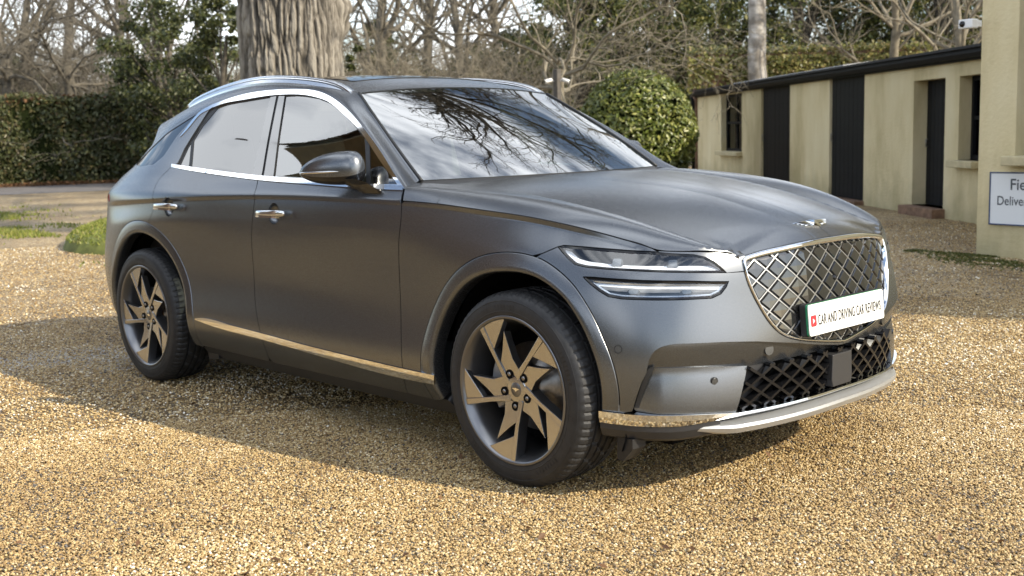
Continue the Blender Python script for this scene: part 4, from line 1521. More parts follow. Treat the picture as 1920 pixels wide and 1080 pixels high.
for sd in (0, 1):
    kw = dict(mirror=sd == 1, bstep=.012)
    fdo, rdo = fdoors[sd], rdoors[sd]
    sur = surf_mesh('window_surround', BODY.ev, BODY.nrm, dlo, holes=[W_F, W_T, W_R, W_Q], gap=.0, lift=-.006, flange=.004, **kw)
    link('window_surround', sur, M['black'], car)
    link('window_glass', surf_mesh('window_glass', BODY.ev, BODY.nrm, W_F, gap=-.004, lift=-.008, flange=0, **kw), M['side_glass'], fdo)
    link('window_glass', surf_mesh('window_glass', BODY.ev, BODY.nrm, W_T, gap=-.004, lift=-.008, flange=0, **kw), M['side_glass'], fdo)
    link('window_glass', surf_mesh('window_glass', BODY.ev, BODY.nrm, W_R, gap=-.004, lift=-.008, flange=0, **kw), M['privacy_glass'], rdo)
    link('window_glass', surf_mesh('window_glass', BODY.ev, BODY.nrm, W_Q, gap=-.004, lift=-.008, flange=0, **kw), M['privacy_glass'], rdo)
    link('pillar_cover', surf_mesh('pillar_cover', BODY.ev, BODY.nrm, BP_F, gap=0, lift=-.002, flange=.006, **kw), M['pillar'], fdo)
    link('pillar_cover', surf_mesh('pillar_cover', BODY.ev, BODY.nrm, BP_R, gap=0, lift=-.002, flange=.006, **kw), M['pillar'], rdo)
    link('window_trim', surf_mesh('window_trim', BODY.ev, BODY.nrm, smooth_line(chr_out, 60) + smooth_line(chr_in, 60)[::-1], gap=0, lift=.004, flange=.010, **kw), M['chrome'], car)
    link('belt_trim', surf_mesh('belt_trim', BODY.ev, BODY.nrm, smooth_line(b_t, 40) + smooth_line(b_b, 40)[::-1], gap=0, lift=.005, flange=.012, dv=.006, mirror=sd == 1, bstep=.01), M['chrome'], car)
    link('rear_pillar_trim', surf_mesh('rear_pillar_trim', BODY.ev, BODY.nrm, smooth_line(tail_c[0], 20) + smooth_line(tail_c[1], 20)[::-1], gap=0, lift=.003, flange=.006, dv=.01, mirror=sd == 1, bstep=.01), M['chrome'], car)
    # door mirror, folded back along the window
    sgn = -1 if sd else 1
    tipm, piv = np.array([-1.215, -1.005, 1.150]), np.array([-.930, -.876, 1.160])
    ax_ = (piv - tipm); ax_[2] = 0; LM = np.linalg.norm(ax_); ax_ /= LM
    no_ = np.array([ax_[1], -ax_[0], 0])
    na, nb = 40, 22
    G = np.zeros((nb, na, 3))
    tt = np.r_[0, .012, .035, .07, np.linspace(.12, .86, 11), .90, .93, .955, .975, .99, .997, 1.0]
    for i, t in enumerate(tt):
        env = (1 - (1 - min(1, t / .72)) ** 2.0) ** .62
        if t > .78: env *= math.sqrt(max(0.0, 1 - ((t - .78) / .2201) ** 2.6))
        hu = .079 * env; hd = .062 * env ** .8; wo = .060 * env; wi = .040 * env
        c_ = tipm + (piv - tipm) * t
        for j in range(na):
            a = 2 * math.pi * j / na
            ca, sa = math.cos(a), math.sin(a)
            cc = np.sign(ca) * abs(ca) ** .8; sc = np.sign(sa) * abs(sa) ** (.95 if sa > 0 else .75)
            G[i, j] = c_ + no_ * (cc * (wo if ca > 0 else wi)) + np.array([0, 0, sc * (hu if sa > 0 else hd)])
    cut = [j for j in range(na) if math.sin(2 * math.pi * (j + .5) / na) > -.30]
    oth = [j for j in range(na) if j not in cut]
    V_ = (G * [1, sgn, 1]).reshape(-1, 3)
    quads = lambda js: [(i * na + j, i * na + (j + 1) % na, (i + 1) * na + (j + 1) % na, (i + 1) * na + j) for i in range(nb - 1) for j in js]

    def compact(V, F_):
        u = sorted({i for q in F_ for i in q}); m_ = {a: b for b, a in enumerate(u)}
        return V[u], [tuple(m_[i] for i in q) for q in F_]
    mir = link('door_mirror', pydata('door_mirror', *compact(V_, quads(cut)), smooth=True), P, car)
    link('mirror_lower_shell', pydata('mirror_lower_shell', *compact(V_, quads(oth)), smooth=True), M['black_gloss'], mir)
    j0 = [j for j in range(na) if j in cut and math.cos(2 * math.pi * j / na) > 0 and math.sin(2 * math.pi * j / na) < .02]
    j0 = max(j0, key=lambda j: math.cos(2 * math.pi * j / na))
    ind = [G[i, j0] + no_ * .001 + np.array([0, 0, -.004]) for i in range(1, 13)]
    MB().tube([tuple(q * [1, sgn, 1]) for q in ind], [.003] + [.0055] * 9 + [.004, .001], 6).build('indicator', M['satin_chrome'], mir)
    arm = MB()
    qs = []
    for c_, w_, h_ in (((-.945, -.945, 1.112), .050, .014), ((-.875, -.93, 1.090), .046, .018), ((-.82, -.915, 1.062), .038, .022), ((-.81, -.90, 1.056), .036, .024)):
        for dx, dz in ((-1, -1), (1, -1), (1, 1), (-1, 1)):
            qs.append((np.array(c_) + np.array([dx * w_, -dz * .010, dz * h_])) * [1, sgn, 1])
    arm.add(qs, [(i * 4 + j, i * 4 + (j + 1) % 4, i * 4 + 4 + (j + 1) % 4, i * 4 + 4 + j) for i in range(3) for j in range(4)] + [(0, 1, 2, 3), (12, 13, 14, 15)])
    arm.build('mirror_arm', M['black_gloss'], mir, bevel=.006)

# --- cabin seen through the glass
dash = MB()
dash.prism([(-.55, 1.02), (-.95, 1.06), (-1.12, 1.03), (-1.15, .80), (-.6, .80)], 1, -.72, .72)
dash.build('dashboard', M['cabin'], car, bevel=.02)
fl = MB(); fl.box((-2.2, 0, .62), (2.6, 1.6, .06)); fl.box((-3.1, 0, .85), (.25, 1.5, .5)); fl.build('cabin_floor', M['cabin'], car)
hd = MB(); hd.box((-2.3, 0, 1.515), (1.2, .9, .02)); hd.build('headlining', M['cabin'], car)
for x, ys in ((-1.75, (-.38, .38)), (-2.62, (-.40, .40))):
    for y in ys:
        s_ = MB()
        s_.box((x, y, .80), (.50, .48, .16))
        s_.build('car_seat', M['seat'], car, bevel=.05)
        so = car.children[-1]
        so = [o for o in car.children if o.name.startswith('car_seat')][-1]
        b_ = MB()
        b_.box((x - .30, y, 1.06), (.13, .46, .56), Matrix.Rotation(R(-18), 3, 'Y'))
        bo = b_.build('seat_back', M['seat'], so, bevel=.05)
        h_ = MB(); h_.box((x - .40, y, 1.38), (.09, .26, .16), Matrix.Rotation(R(-14), 3, 'Y')); h_.build('head_rest', M['seat'], so, bevel=.04)
sw = MB()
pts = [(0, .185 * math.cos(a), .185 * math.sin(a)) for a in np.linspace(0, 2 * math.pi, 33)]
rm = Matrix.Rotation(R(-26), 3, 'Y')
sw.tube([tuple(rm @ Vector(q) + Vector((-1.22, -.38, 1.02))) for q in pts], .016, 8, cap=False)
sw.box((-1.22, -.38, 1.02), (.05, .16, .10), rm)
sw.box((-1.22, -.38, 1.02), (.02, .34, .035), rm)
sw.build('steering_wheel', M['cabin'], car)

# ------------------------------------------------------------------ wheels
RR = .272
Y_OUT = -.125                      # outer rim face in wheel space (tyre centre plane is y = 0)


def dish(r):                       # depth of the spoke face: nearer the hub it lies further in
    return Y_OUT + .030 * (1 - min(1, r / .97)) ** 1.2


def spoke_prism(mb, poly, depth, lip=.0):
    pl_ = [(a * RR, b * RR) for a, b in poly]
    n_ = len(pl_)
    fr_ = [(x, dish(math.hypot(x, z) / RR) + lip, z) for x, z in pl_]
    cx_, cz_ = sum(q[0] for q in pl_) / n_, sum(q[1] for q in pl_) / n_
    bk = [(cx_ + (x - cx_) * .93, dish(math.hypot(x, z) / RR) + depth, cz_ + (z - cz_) * .93) for x, z in pl_]
    mb.add(fr_ + bk, [tuple(range(n_)), tuple(range(n_, 2 * n_))[::-1]] + [(i, (i + 1) % n_, n_ + (i + 1) % n_, n_ + i) for i in range(n_)])


def shade_flanks(o):                   # machined faces; flanks coloured darker, shade put in to deepen the spokes
    me = o.data
    me.materials.append(M['rim_dark'])
    for p_ in me.polygons:
        if abs(p_.normal.y) < .8: p_.material_index = 1
    return o


def rot72(poly, k):
    a = R(72 * k)
    return [(x * math.cos(a) - z * math.sin(a), x * math.sin(a) + z * math.cos(a)) for x, z in poly]


def build_wheel(name='wheel'):
    barrel = MB()
    barrel.lathe([(.277, Y_OUT - .004), (.274, Y_OUT - .007), (.266, Y_OUT - .005), (.262, Y_OUT + .004), (.254, Y_OUT + .012), (.246, Y_OUT + .05), (.232, Y_OUT + .10), (.228, .12), (.25, .125)], 96)
    w = barrel.build(name, M['rim_dark'], None)
    for k in range(5):
        m1 = MB()
        spoke_prism(m1, rot72([(-.10, -.075), (-.45, -.155), (-.975, -.250), (-.963, -.345), (-.45, -.225), (-.10, -.170)], k), .05)
        sp = shade_flanks(m1.build('spoke', M['rim'], w, bevel=.0025))
        m2 = MB(); spoke_prism(m2, rot72([(-.955, .20), (-.985, .0), (-.978, -.25), (-.60, -.19)], k), .030, .003)
        shade_flanks(m2.build('spoke_blade', M['rim'], sp, bevel=.002))
        m3 = MB(); spoke_prism(m3, rot72([(-.81, .105), (-.62, .100), (-.42, .095), (-.17, .180), (-.08, -.08), (-.30, -.13), (-.415, -.150), (-.545, -.055), (-.68, .030)], k), .040, .005)
        shade_flanks(m3.build('spoke_blade', M['rim'], sp, bevel=.002))
        # dark bolt well and bolt
        a = R(193 + 72 * k)
        bx, bz = .232 * RR * math.cos(a), .232 * RR * math.sin(a)
        d0 = dish(.232)
        m4 = MB(); m4.lathe([(.0001, d0 + .0005), (.0155, d0 + .0005), (.0165, d0 - .0005), (.0172, d0 + .002)], 20, c=(bx, 0, bz))
        o = m4.build('bolt_well', M['void'], w)
        m5 = MB(); m5.lathe([(.0001, d0 - .002), (.007, d0 - .002), (.009, d0 + .001)], 6, c=(bx, 0, bz)); m5.build('wheel_bolt', M['steel'], w)
    hubm = MB(); hubm.lathe([(.0001, dish(.1) - .001), (.045, dish(.15)), (.052, dish(.2) + .004), (.060, dish(.2) + .05)], 40); hubm.build('hub', M['rim'], w)
    cap = MB(); cap.lathe([(.0001, dish(0) - .006), (.026, dish(0) - .006), (.0295, dish(0) - .003), (.030, dish(0) + .004)], 40)
    cp_ = cap.build('centre_cap', M['rim_dark'], w)
    wg = MB(); y_ = dish(0) - .0075
    wg.add([(-.020, y_, .004), (-.004, y_, .006), (0, y_, .008), (.004, y_, .006), (.020, y_, .004), (.006, y_, -.002), (0, y_, -.008), (-.006, y_, -.002)], [tuple(range(8))])
    wg.build('cap_wings', M['chrome'], cp_)
    disc = MB(); disc.lathe([(.06, .01), (.165, .01), (.165, -.012), (.085, -.012), (.080, -.05), (.05, -.05)], 48); disc.build('brake_disc', M['steel'], w)
    hb = MB(); hb.lathe([(.0001, -.06), (.07, -.06), (.078, -.03), (.078, .0)], 32); hb.build('disc_hat', M['rust'], w)
    cal = MB()
    a_ = np.radians(np.linspace(135, 215, 9))
    v = [(r * math.cos(t), y, r * math.sin(t)) for t in a_ for r, y in ((.105, -.055), (.178, -.055), (.186, -.02), (.186, .04), (.105, .04))]
    f = [(i * 5 + j, i * 5 + (j + 1) % 5, i * 5 + 5 + (j + 1) % 5, i * 5 + 5 + j) for i in range(8) for j in range(5)] + [tuple(range(5)), tuple(range(40, 45))]
    cal.add(v, f); cal.build('brake_caliper', M['caliper'], w, bevel=.008)
    bk = MB(); bk.lathe([(.0001, .06), (.235, .06)], 40); bk.build('brake_shield', M['void'], w)
    # tyre: lathed section with cut shoulder and centre grooves
    prof = [(.262, -.112), (.272, -.126), (.285, -.1295), (.305, -.1305), (.325, -.1285), (.342, -.122), (.3535, -.112), (.3605, -.098), (.3635, -.080), (.364, -.062), (.354, -.060), (.354, -.052), (.364, -.050),
            (.365, -.022), (.355, -.020), (.355, -.010), (.365, -.008), (.365, .012), (.355, .014), (.355, .024), (.365, .026), (.364, .052), (.354, .054), (.354, .062), (.3635, .064), (.3605, .098), (.3535, .112), (.325, .1285), (.285, .1295), (.262, .112)]
    n_ = 288
    ty = MB(); ty.lathe(prof, n_)
    vv = np.array(ty.v)
    for i, (r, y) in enumerate(prof):
        if .350 < r < .3642 and abs(y) > .063:
            for k in range(n_):
                if k % 4 == 0:
                    q = vv[i * n_ + k]; sc = (r - .0042) / r
                    vv[i * n_ + k] = (q[0] * sc, q[1], q[2] * sc)
        if r > .363 and abs(y) < .053:
            for k in range(n_):
                if (k + i) % 10 == 0:
                    q = vv[i * n_ + k]; sc = (r - .006) / r
                    vv[i * n_ + k] = (q[0] * sc, q[1], q[2] * sc)
    # flatten the contact patch a little
    ty.v = [tuple(q) for q in vv]
    ty.sm = [not (prof[min(i // n_, len(prof) - 2)][0] > .345 and prof[min(i // n_, len(prof) - 2) + 1][0] > .345) for i in range(len(ty.f))]
    ty.build('tyre', M['tyre'], w)
    # raised sidewall bead ring and ribs
    rb = MB(); rb.lathe([(.291, -.1302), (.293, -.1318), (.295, -.1304)], 96); rb.lathe([(.330, -.1268), (.332, -.1282), (.334, -.1258)], 96)
    for t in np.linspace(0, 2 * math.pi, 120, endpoint=False):
        if .25 < (t * 1.3) % 1.6 < .75:
            for q in (0,):
                c_, s_ = math.cos(t), math.sin(t)
                rb.add([(.300 * c_, -.1308, .300 * s_), (.318 * c_, -.1300, .318 * s_), (.318 * math.cos(t + .02), -.1312, .318 * math.sin(t + .02)), (.300 * math.cos(t + .02), -.1318, .300 * math.sin(t + .02))], [(0, 1, 2, 3)])
    rb.build('sidewall_ring', M['tyre'], w)
    return w


wh = build_wheel()
wh.parent = car
wh.location = (-.008, -.818, .362)
for loc, rz, ry in (((-2.880, -.822, .362), 0, 4), ((-.008, .818, .362), math.pi, 20), ((-2.880, .822, .362), math.pi, 47)):
    w2 = copy_tree(wh, car)
    w2.location = loc
    w2.rotation_euler = (0, R(ry), rz)
# ------------------------------------------------------------------ ground
def ramp(t, pos_cols, node=None):
    r = node or t.nodes.new('ShaderNodeValToRGB')
    el = r.color_ramp.elements
    while len(el) < len(pos_cols): el.new(0.5)
    for e, (p_, c_) in zip(el, pos_cols):
        e.position = p_; e.color = (*c_, 1)
    return r


def gpt(u, v, z=0.0):                   # ground point under a photograph pixel
    q = at(u, v, 2, z)
    return float(q[0]), float(q[1])


PEBBLES = [(0.0, (.03, .022, .014)), (.11, (.12, .112, .105)), (.19, (.17, .105, .045)), (.38, (.29, .185, .072)), (.60, (.44, .315, .14)), (.80, (.54, .415, .22)), (.93, (.69, .605, .44)), (1.0, (.88, .85, .77))]


def gravel_material():
    m = bpy.data.materials.new('gravel')
    t, p_ = nodes_of(m)
    L = t.links.new
    tc = t.nodes.new('ShaderNodeTexCoord')
    vo = t.nodes.new('ShaderNodeTexVoronoi'); vo.inputs['Scale'].default_value = 100
    vo2 = t.nodes.new('ShaderNodeTexVoronoi'); vo2.inputs['Scale'].default_value = 26
    big = t.nodes.new('ShaderNodeTexNoise'); big.inputs['Scale'].default_value = .55; big.inputs['Detail'].default_value = 6
    mid = t.nodes.new('ShaderNodeTexNoise'); mid.inputs['Scale'].default_value = 5.5; mid.inputs['Detail'].default_value = 8
    for n in (vo, vo2, big, mid): L(tc.outputs['Object'], n.inputs['Vector'])
    sep = t.nodes.new('ShaderNodeSeparateColor'); L(vo.outputs['Color'], sep.inputs['Color'])
    r = ramp(t, PEBBLES); L(sep.outputs['Red'], r.inputs['Fac'])
    # damp, dirty and fine-grained patches
    rb = ramp(t, [(.36, (.52, .50, .48)), (.62, (1.0, 1.0, 1.0))]); L(big.outputs['Fac'], rb.inputs['Fac'])
    rm = ramp(t, [(.30, (.74, .72, .70)), (.68, (1.08, 1.06, 1.0))]); L(mid.outputs['Fac'], rm.inputs['Fac'])
    m1 = t.nodes.new('ShaderNodeMixRGB'); m1.blend_type = 'MULTIPLY'; m1.inputs[0].default_value = 1
    L(r.outputs['Color'], m1.inputs[1]); L(rb.outputs['Color'], m1.inputs[2])
    m2 = t.nodes.new('ShaderNodeMixRGB'); m2.blend_type = 'MULTIPLY'; m2.inputs[0].default_value = 1
    L(m1.outputs['Color'], m2.inputs[1]); L(rm.outputs['Color'], m2.inputs[2])
    # pale silty patch where water has stood, left of the rear wheel
    vs_ = t.nodes.new('ShaderNodeVectorMath'); vs_.operation = 'SUBTRACT'; vs_.inputs[1].default_value = (*gpt(150, 668), 0); L(tc.outputs['Object'], vs_.inputs[0])
    mpn = t.nodes.new('ShaderNodeMapping'); mpn.vector_type = 'TEXTURE'; mpn.inputs['Rotation'].default_value = (0, 0, R(40)); mpn.inputs['Scale'].default_value = (1.25, .5, 1)
    L(vs_.outputs['Vector'], mpn.inputs['Vector'])
    ln = t.nodes.new('ShaderNodeVectorMath'); ln.operation = 'LENGTH'; L(mpn.outputs['Vector'], ln.inputs[0])
    nz = t.nodes.new('ShaderNodeTexNoise'); nz.inputs['Scale'].default_value = 2.6; nz.inputs['Detail'].default_value = 8; L(tc.outputs['Object'], nz.inputs['Vector'])
    sm_ = t.nodes.new('ShaderNodeMath'); sm_.operation = 'MULTIPLY_ADD'; sm_.inputs[1].default_value = 1.6; L(nz.outputs['Fac'], sm_.inputs[0]); L(ln.outputs['Value'], sm_.inputs[2])
    mr_ = t.nodes.new('ShaderNodeMapRange'); mr_.inputs['From Min'].default_value = 1.15; mr_.inputs['From Max'].default_value = 1.75; mr_.inputs['To Min'].default_value = .8; mr_.inputs['To Max'].default_value = 0
    L(sm_.outputs['Value'], mr_.inputs['Value'])
    m3 = t.nodes.new('ShaderNodeMixRGB'); m3.inputs[2].default_value = (.40, .385, .36, 1)
    L(mr_.outputs['Result'], m3.inputs[0]); L(m2.outputs['Color'], m3.inputs[1])
    L(m3.outputs['Color'], p_.inputs['Base Color'])
    p_.inputs['Roughness'].default_value = .62
    p_.inputs['Specular IOR Level'].default_value = .4
    a = t.nodes.new('ShaderNodeMath'); a.operation = 'MULTIPLY'; a.inputs[1].default_value = -1.0
    L(vo.outputs['Distance'], a.inputs[0])
    b = t.nodes.new('ShaderNodeBump'); b.inputs['Strength'].default_value = 1.0; b.inputs['Distance'].default_value = .008
    L(a.outputs['Value'], b.inputs['Height']); L(b.outputs['Normal'], p_.inputs['Normal'])
    return m


def pd(u, depth, z=0.0):                 # point under pixel column u at a given depth along the view axis
    d = CF + CR * (u - 960) / CAM_F
    q = CAM_P + d * depth
    return np.array([q[0], q[1], z])


M['gravel'] = gravel_material()
gv = MB()
N_ = 60
gx = np.r_[-400, -150, np.linspace(-60, 30, N_), 150, 400]
gy = np.r_[-400, -150, np.linspace(-40, 70, N_), 150, 400]
GXX, GYY = np.meshgrid(gx, gy, indexing='ij')
n0, n1 = GXX.shape
idx = np.arange(n0 * n1).reshape(n0, n1)
gf = np.stack([idx[:-1, :-1], idx[1:, :-1], idx[1:, 1:], idx[:-1, 1:]], -1).reshape(-1, 4)
ground = link('gravel_drive', fast_mesh('gravel_drive', np.c_[GXX.ravel(), GYY.ravel(), np.full(GXX.size, -.004)], gf), M['gravel'])
tag(ground, 'golden gravel drive in front of the outbuildings', kind='structure')

# loose stones on top of the sheet: real pebbles where the camera can tell them apart


def stone_material():
    m = bpy.data.materials.new('pebbles')
    t, p_ = nodes_of(m)
    at_ = t.nodes.new('ShaderNodeAttribute'); at_.attribute_type = 'INSTANCER'; at_.attribute_name = 'tone'
    r = ramp(t, PEBBLES)
    t.links.new(at_.outputs['Fac'], r.inputs['Fac'])
    t.links.new(r.outputs['Color'], p_.inputs['Base Color'])
    p_.inputs['Roughness'].default_value = .5
    return m


M['stone'] = stone_material()


def vnoise2(x, y, seed, px_):
    """periodic value noise"""
    rg = np.random.default_rng(seed)
    T = rg.random((px_, 512))
    xi = np.floor(x).astype(int); yi = np.floor(y).astype(int)
    fx_ = x - xi; fy_ = y - yi
    fx_ = fx_ * fx_ * (3 - 2 * fx_); fy_ = fy_ * fy_ * (3 - 2 * fy_)
    g = lambda i, j: T[i % px_, j % 512]
    return (g(xi, yi) * (1 - fx_) + g(xi + 1, yi) * fx_) * (1 - fy_) + (g(xi, yi + 1) * (1 - fx_) + g(xi + 1, yi + 1) * fx_) * fy_


def scatter_stones():
    pts = []; sc = []
    # sample in distance bands so that the stones are dense near the camera
    for (r0, r1, n, s0, s1) in ((1.6, 3.2, 120000, .0027, .0062), (3.2, 5.5, 220000, .0029, .0064), (5.5, 9.0, 110000, .0036, .0080), (9.0, 16.0, 60000, .005, .010)):
        k = int(n * 1.0)
        r = np.sqrt(RNG.uniform(r0 ** 2, r1 ** 2, k)); a = RNG.uniform(YAW - .56, YAW + .56, k)
        x = CAM_P[0] + r * np.cos(a); y = CAM_P[1] + r * np.sin(a)
        pts.append(np.c_[x, y, RNG.uniform(-.002, .003, k)])
        s = s0 + (s1 - s0) * RNG.beta(1.3, 3.2, k)
        sc.append(np.c_[s * RNG.uniform(.8, 1.4, k), s * RNG.uniform(.7, 1.1, k), s * RNG.uniform(.5, .85, k)])
    pts = np.concatenate(pts); sc = np.concatenate(sc)
    n = len(pts)
    me = bpy.data.meshes.new('gravel_stones')
    me.vertices.add(n); me.vertices.foreach_set('co', pts.astype(np.float32).ravel())
    a1 = me.attributes.new('size', 'FLOAT_VECTOR', 'POINT'); a1.data.foreach_set('vector', sc.astype(np.float32).ravel())
    a2 = me.attributes.new('turn', 'FLOAT_VECTOR', 'POINT')
    a2.data.foreach_set('vector', np.c_[RNG.uniform(-.5, .5, n), RNG.uniform(-.5, .5, n), RNG.uniform(0, 6.28, n)].astype(np.float32).ravel())
    tone = np.clip(RNG.beta(2.2, 2.1, n) + .28 * (vnoise2(pts[:, 0] * .9 + 60, pts[:, 1] * .9 + 60, 71, 512) - .36) + .16 * (vnoise2(pts[:, 0] * 4 + 60, pts[:, 1] * 4 + 60, 72, 512) - .5), 0, 1)
    a3 = me.attributes.new('tone', 'FLOAT', 'POINT'); a3.data.foreach_set('value', tone.astype(np.float32))
    o = link('gravel_stones', me)
    tag(o, 'loose golden stones lying on the gravel drive', 'gravel', kind='stuff')
    ng = bpy.data.node_groups.new('scatter_stones', 'GeometryNodeTree')
    ng.interface.new_socket('Geometry', in_out='INPUT', socket_type='NodeSocketGeometry')
    ng.interface.new_socket('Geometry', in_out='OUTPUT', socket_type='NodeSocketGeometry')
    N = ng.nodes.new
    gi, go = N('NodeGroupInput'), N('NodeGroupOutput')
    mp = N('GeometryNodeMeshToPoints'); ico = N('GeometryNodeMeshIcoSphere'); ico.inputs['Subdivisions'].default_value = 2; ico.inputs['Radius'].default_value = 1
    sm = N('GeometryNodeSetShadeSmooth'); ma = N('GeometryNodeSetMaterial'); ma.inputs['Material'].default_value = M['stone']
    iop = N('GeometryNodeInstanceOnPoints')
    s_ = N('GeometryNodeInputNamedAttribute'); s_.data_type = 'FLOAT_VECTOR'; s_.inputs['Name'].default_value = 'size'
    r_ = N('GeometryNodeInputNamedAttribute'); r_.data_type = 'FLOAT_VECTOR'; r_.inputs['Name'].default_value = 'turn'
    er = N('FunctionNodeEulerToRotation')
    L = ng.links.new
    L(gi.outputs[0], mp.inputs['Mesh']); L(mp.outputs['Points'], iop.inputs['Points'])
    L(ico.outputs['Mesh'], sm.inputs['Geometry']); L(sm.outputs['Geometry'], ma.inputs['Geometry']); L(ma.outputs['Geometry'], iop.inputs['Instance'])
    L(s_.outputs['Attribute'], iop.inputs['Scale']); L(r_.outputs['Attribute'], er.inputs['Euler']); L(er.outputs['Rotation'], iop.inputs['Rotation'])
    L(iop.outputs['Instances'], go.inputs[0])
    md = o.modifiers.new('stones', 'NODES'); md.node_group = ng
    return o


scatter_stones()

# ------------------------------------------------------------------ leaves and branches


def leaf_mesh(name, P_, N_, size, fold=.35, long=1.9, jitter=.7, smooth=False):
    """one small folded leaf (two triangles each side of the rib) per point"""
    n = len(P_)
    nn = N_ + RNG.normal(0, jitter, (n, 3)); nn /= np.linalg.norm(nn, axis=1)[:, None]
    t = RNG.normal(0, 1, (n, 3)); t -= nn * np.sum(t * nn, 1)[:, None]; t /= np.linalg.norm(t, axis=1)[:, None]
    b = np.cross(nn, t)
    s = (size * RNG.uniform(.6, 1.25, n))[:, None]
    v0 = P_ - t * s * .5; v2 = P_ + t * s * .5 - nn * s * .08
    v1 = P_ + b * s * .5 / long + nn * s * fold * .25; v3 = P_ - b * s * .5 / long + nn * s * fold * .25
    V = np.stack([v0, v1, v2, v3], 1).reshape(-1, 3)
    i = np.arange(n)[:, None] * 4
    F_ = np.concatenate([i + [0, 1, 2], i + [0, 2, 3]], 0)
    return fast_mesh(name, V, F_, smooth)


def leaf_material(name, cols, rough=.42, trans=.25, spec=.4):
    m = bpy.data.materials.new(name)
    t, p_ = nodes_of(m)
    g = t.nodes.new('ShaderNodeNewGeometry')
    r = ramp(t, [(i / (len(cols) - 1), c_) for i, c_ in enumerate(cols)])
    t.links.new(g.outputs['Random Per Island'], r.inputs['Fac'])
    t.links.new(r.outputs['Color'], p_.inputs['Base Color'])
    p_.inputs['Roughness'].default_value = rough
    p_.inputs['Specular IOR Level'].default_value = spec
    tl_ = t.nodes.new('ShaderNodeBsdfTranslucent')
    t.links.new(r.outputs['Color'], tl_.inputs['Color'])
    mx = t.nodes.new('ShaderNodeMixShader'); mx.inputs['Fac'].default_value = trans
    out = t.nodes['Material Output']
    t.links.new(p_.outputs['BSDF'], mx.inputs[1]); t.links.new(tl_.outputs['BSDF'], mx.inputs[2]); t.links.new(mx.outputs['Shader'], out.inputs['Surface'])
    return m


M['laurel'] = leaf_material('laurel_leaf', [(.05, .075, .012), (.12, .155, .025), (.20, .22, .045), (.28, .285, .08)], rough=.36, trans=.22, spec=.6)
M['hedge'] = leaf_material('hedge_leaf', [(.035, .046, .018), (.07, .082, .032), (.115, .125, .05), (.14, .105, .05)], rough=.38, trans=.3)
M['evergreen'] = leaf_material('evergreen_leaf', [(.020, .030, .010), (.045, .060, .018), (.085, .095, .030), (.12, .125, .045)], rough=.4)
M['conifer'] = leaf_material('conifer_leaf', [(.016, .026, .010), (.045, .060, .018), (.10, .115, .030), (.20, .19, .055)], rough=.5, trans=.4)
M['ivy'] = leaf_material('ivy_leaf', [(.09, .10, .03), (.19, .20, .055), (.32, .30, .10), (.34, .25, .12)], rough=.35, trans=.35)
M['dead_leaf'] = leaf_material('dead_leaf', [(.06, .03, .015), (.14, .07, .03), (.22, .12, .06)], rough=.6)
M['twig'] = simple('twig_bark', (.125, .11, .085), rough=.85, noise=.45, nscale=6)
M['twig_pale'] = simple('pale_bark', (.19, .165, .12), rough=.85, noise=.4, nscale=5)
M['bark_dark'] = simple('dark_bark', (.075, .065, .05), rough=.9, noise=.5, nscale=8, bump=.5, bscale=30)
M['core'] = simple('foliage_shade', (.012, .016, .006), rough=1.0, spec=.0)


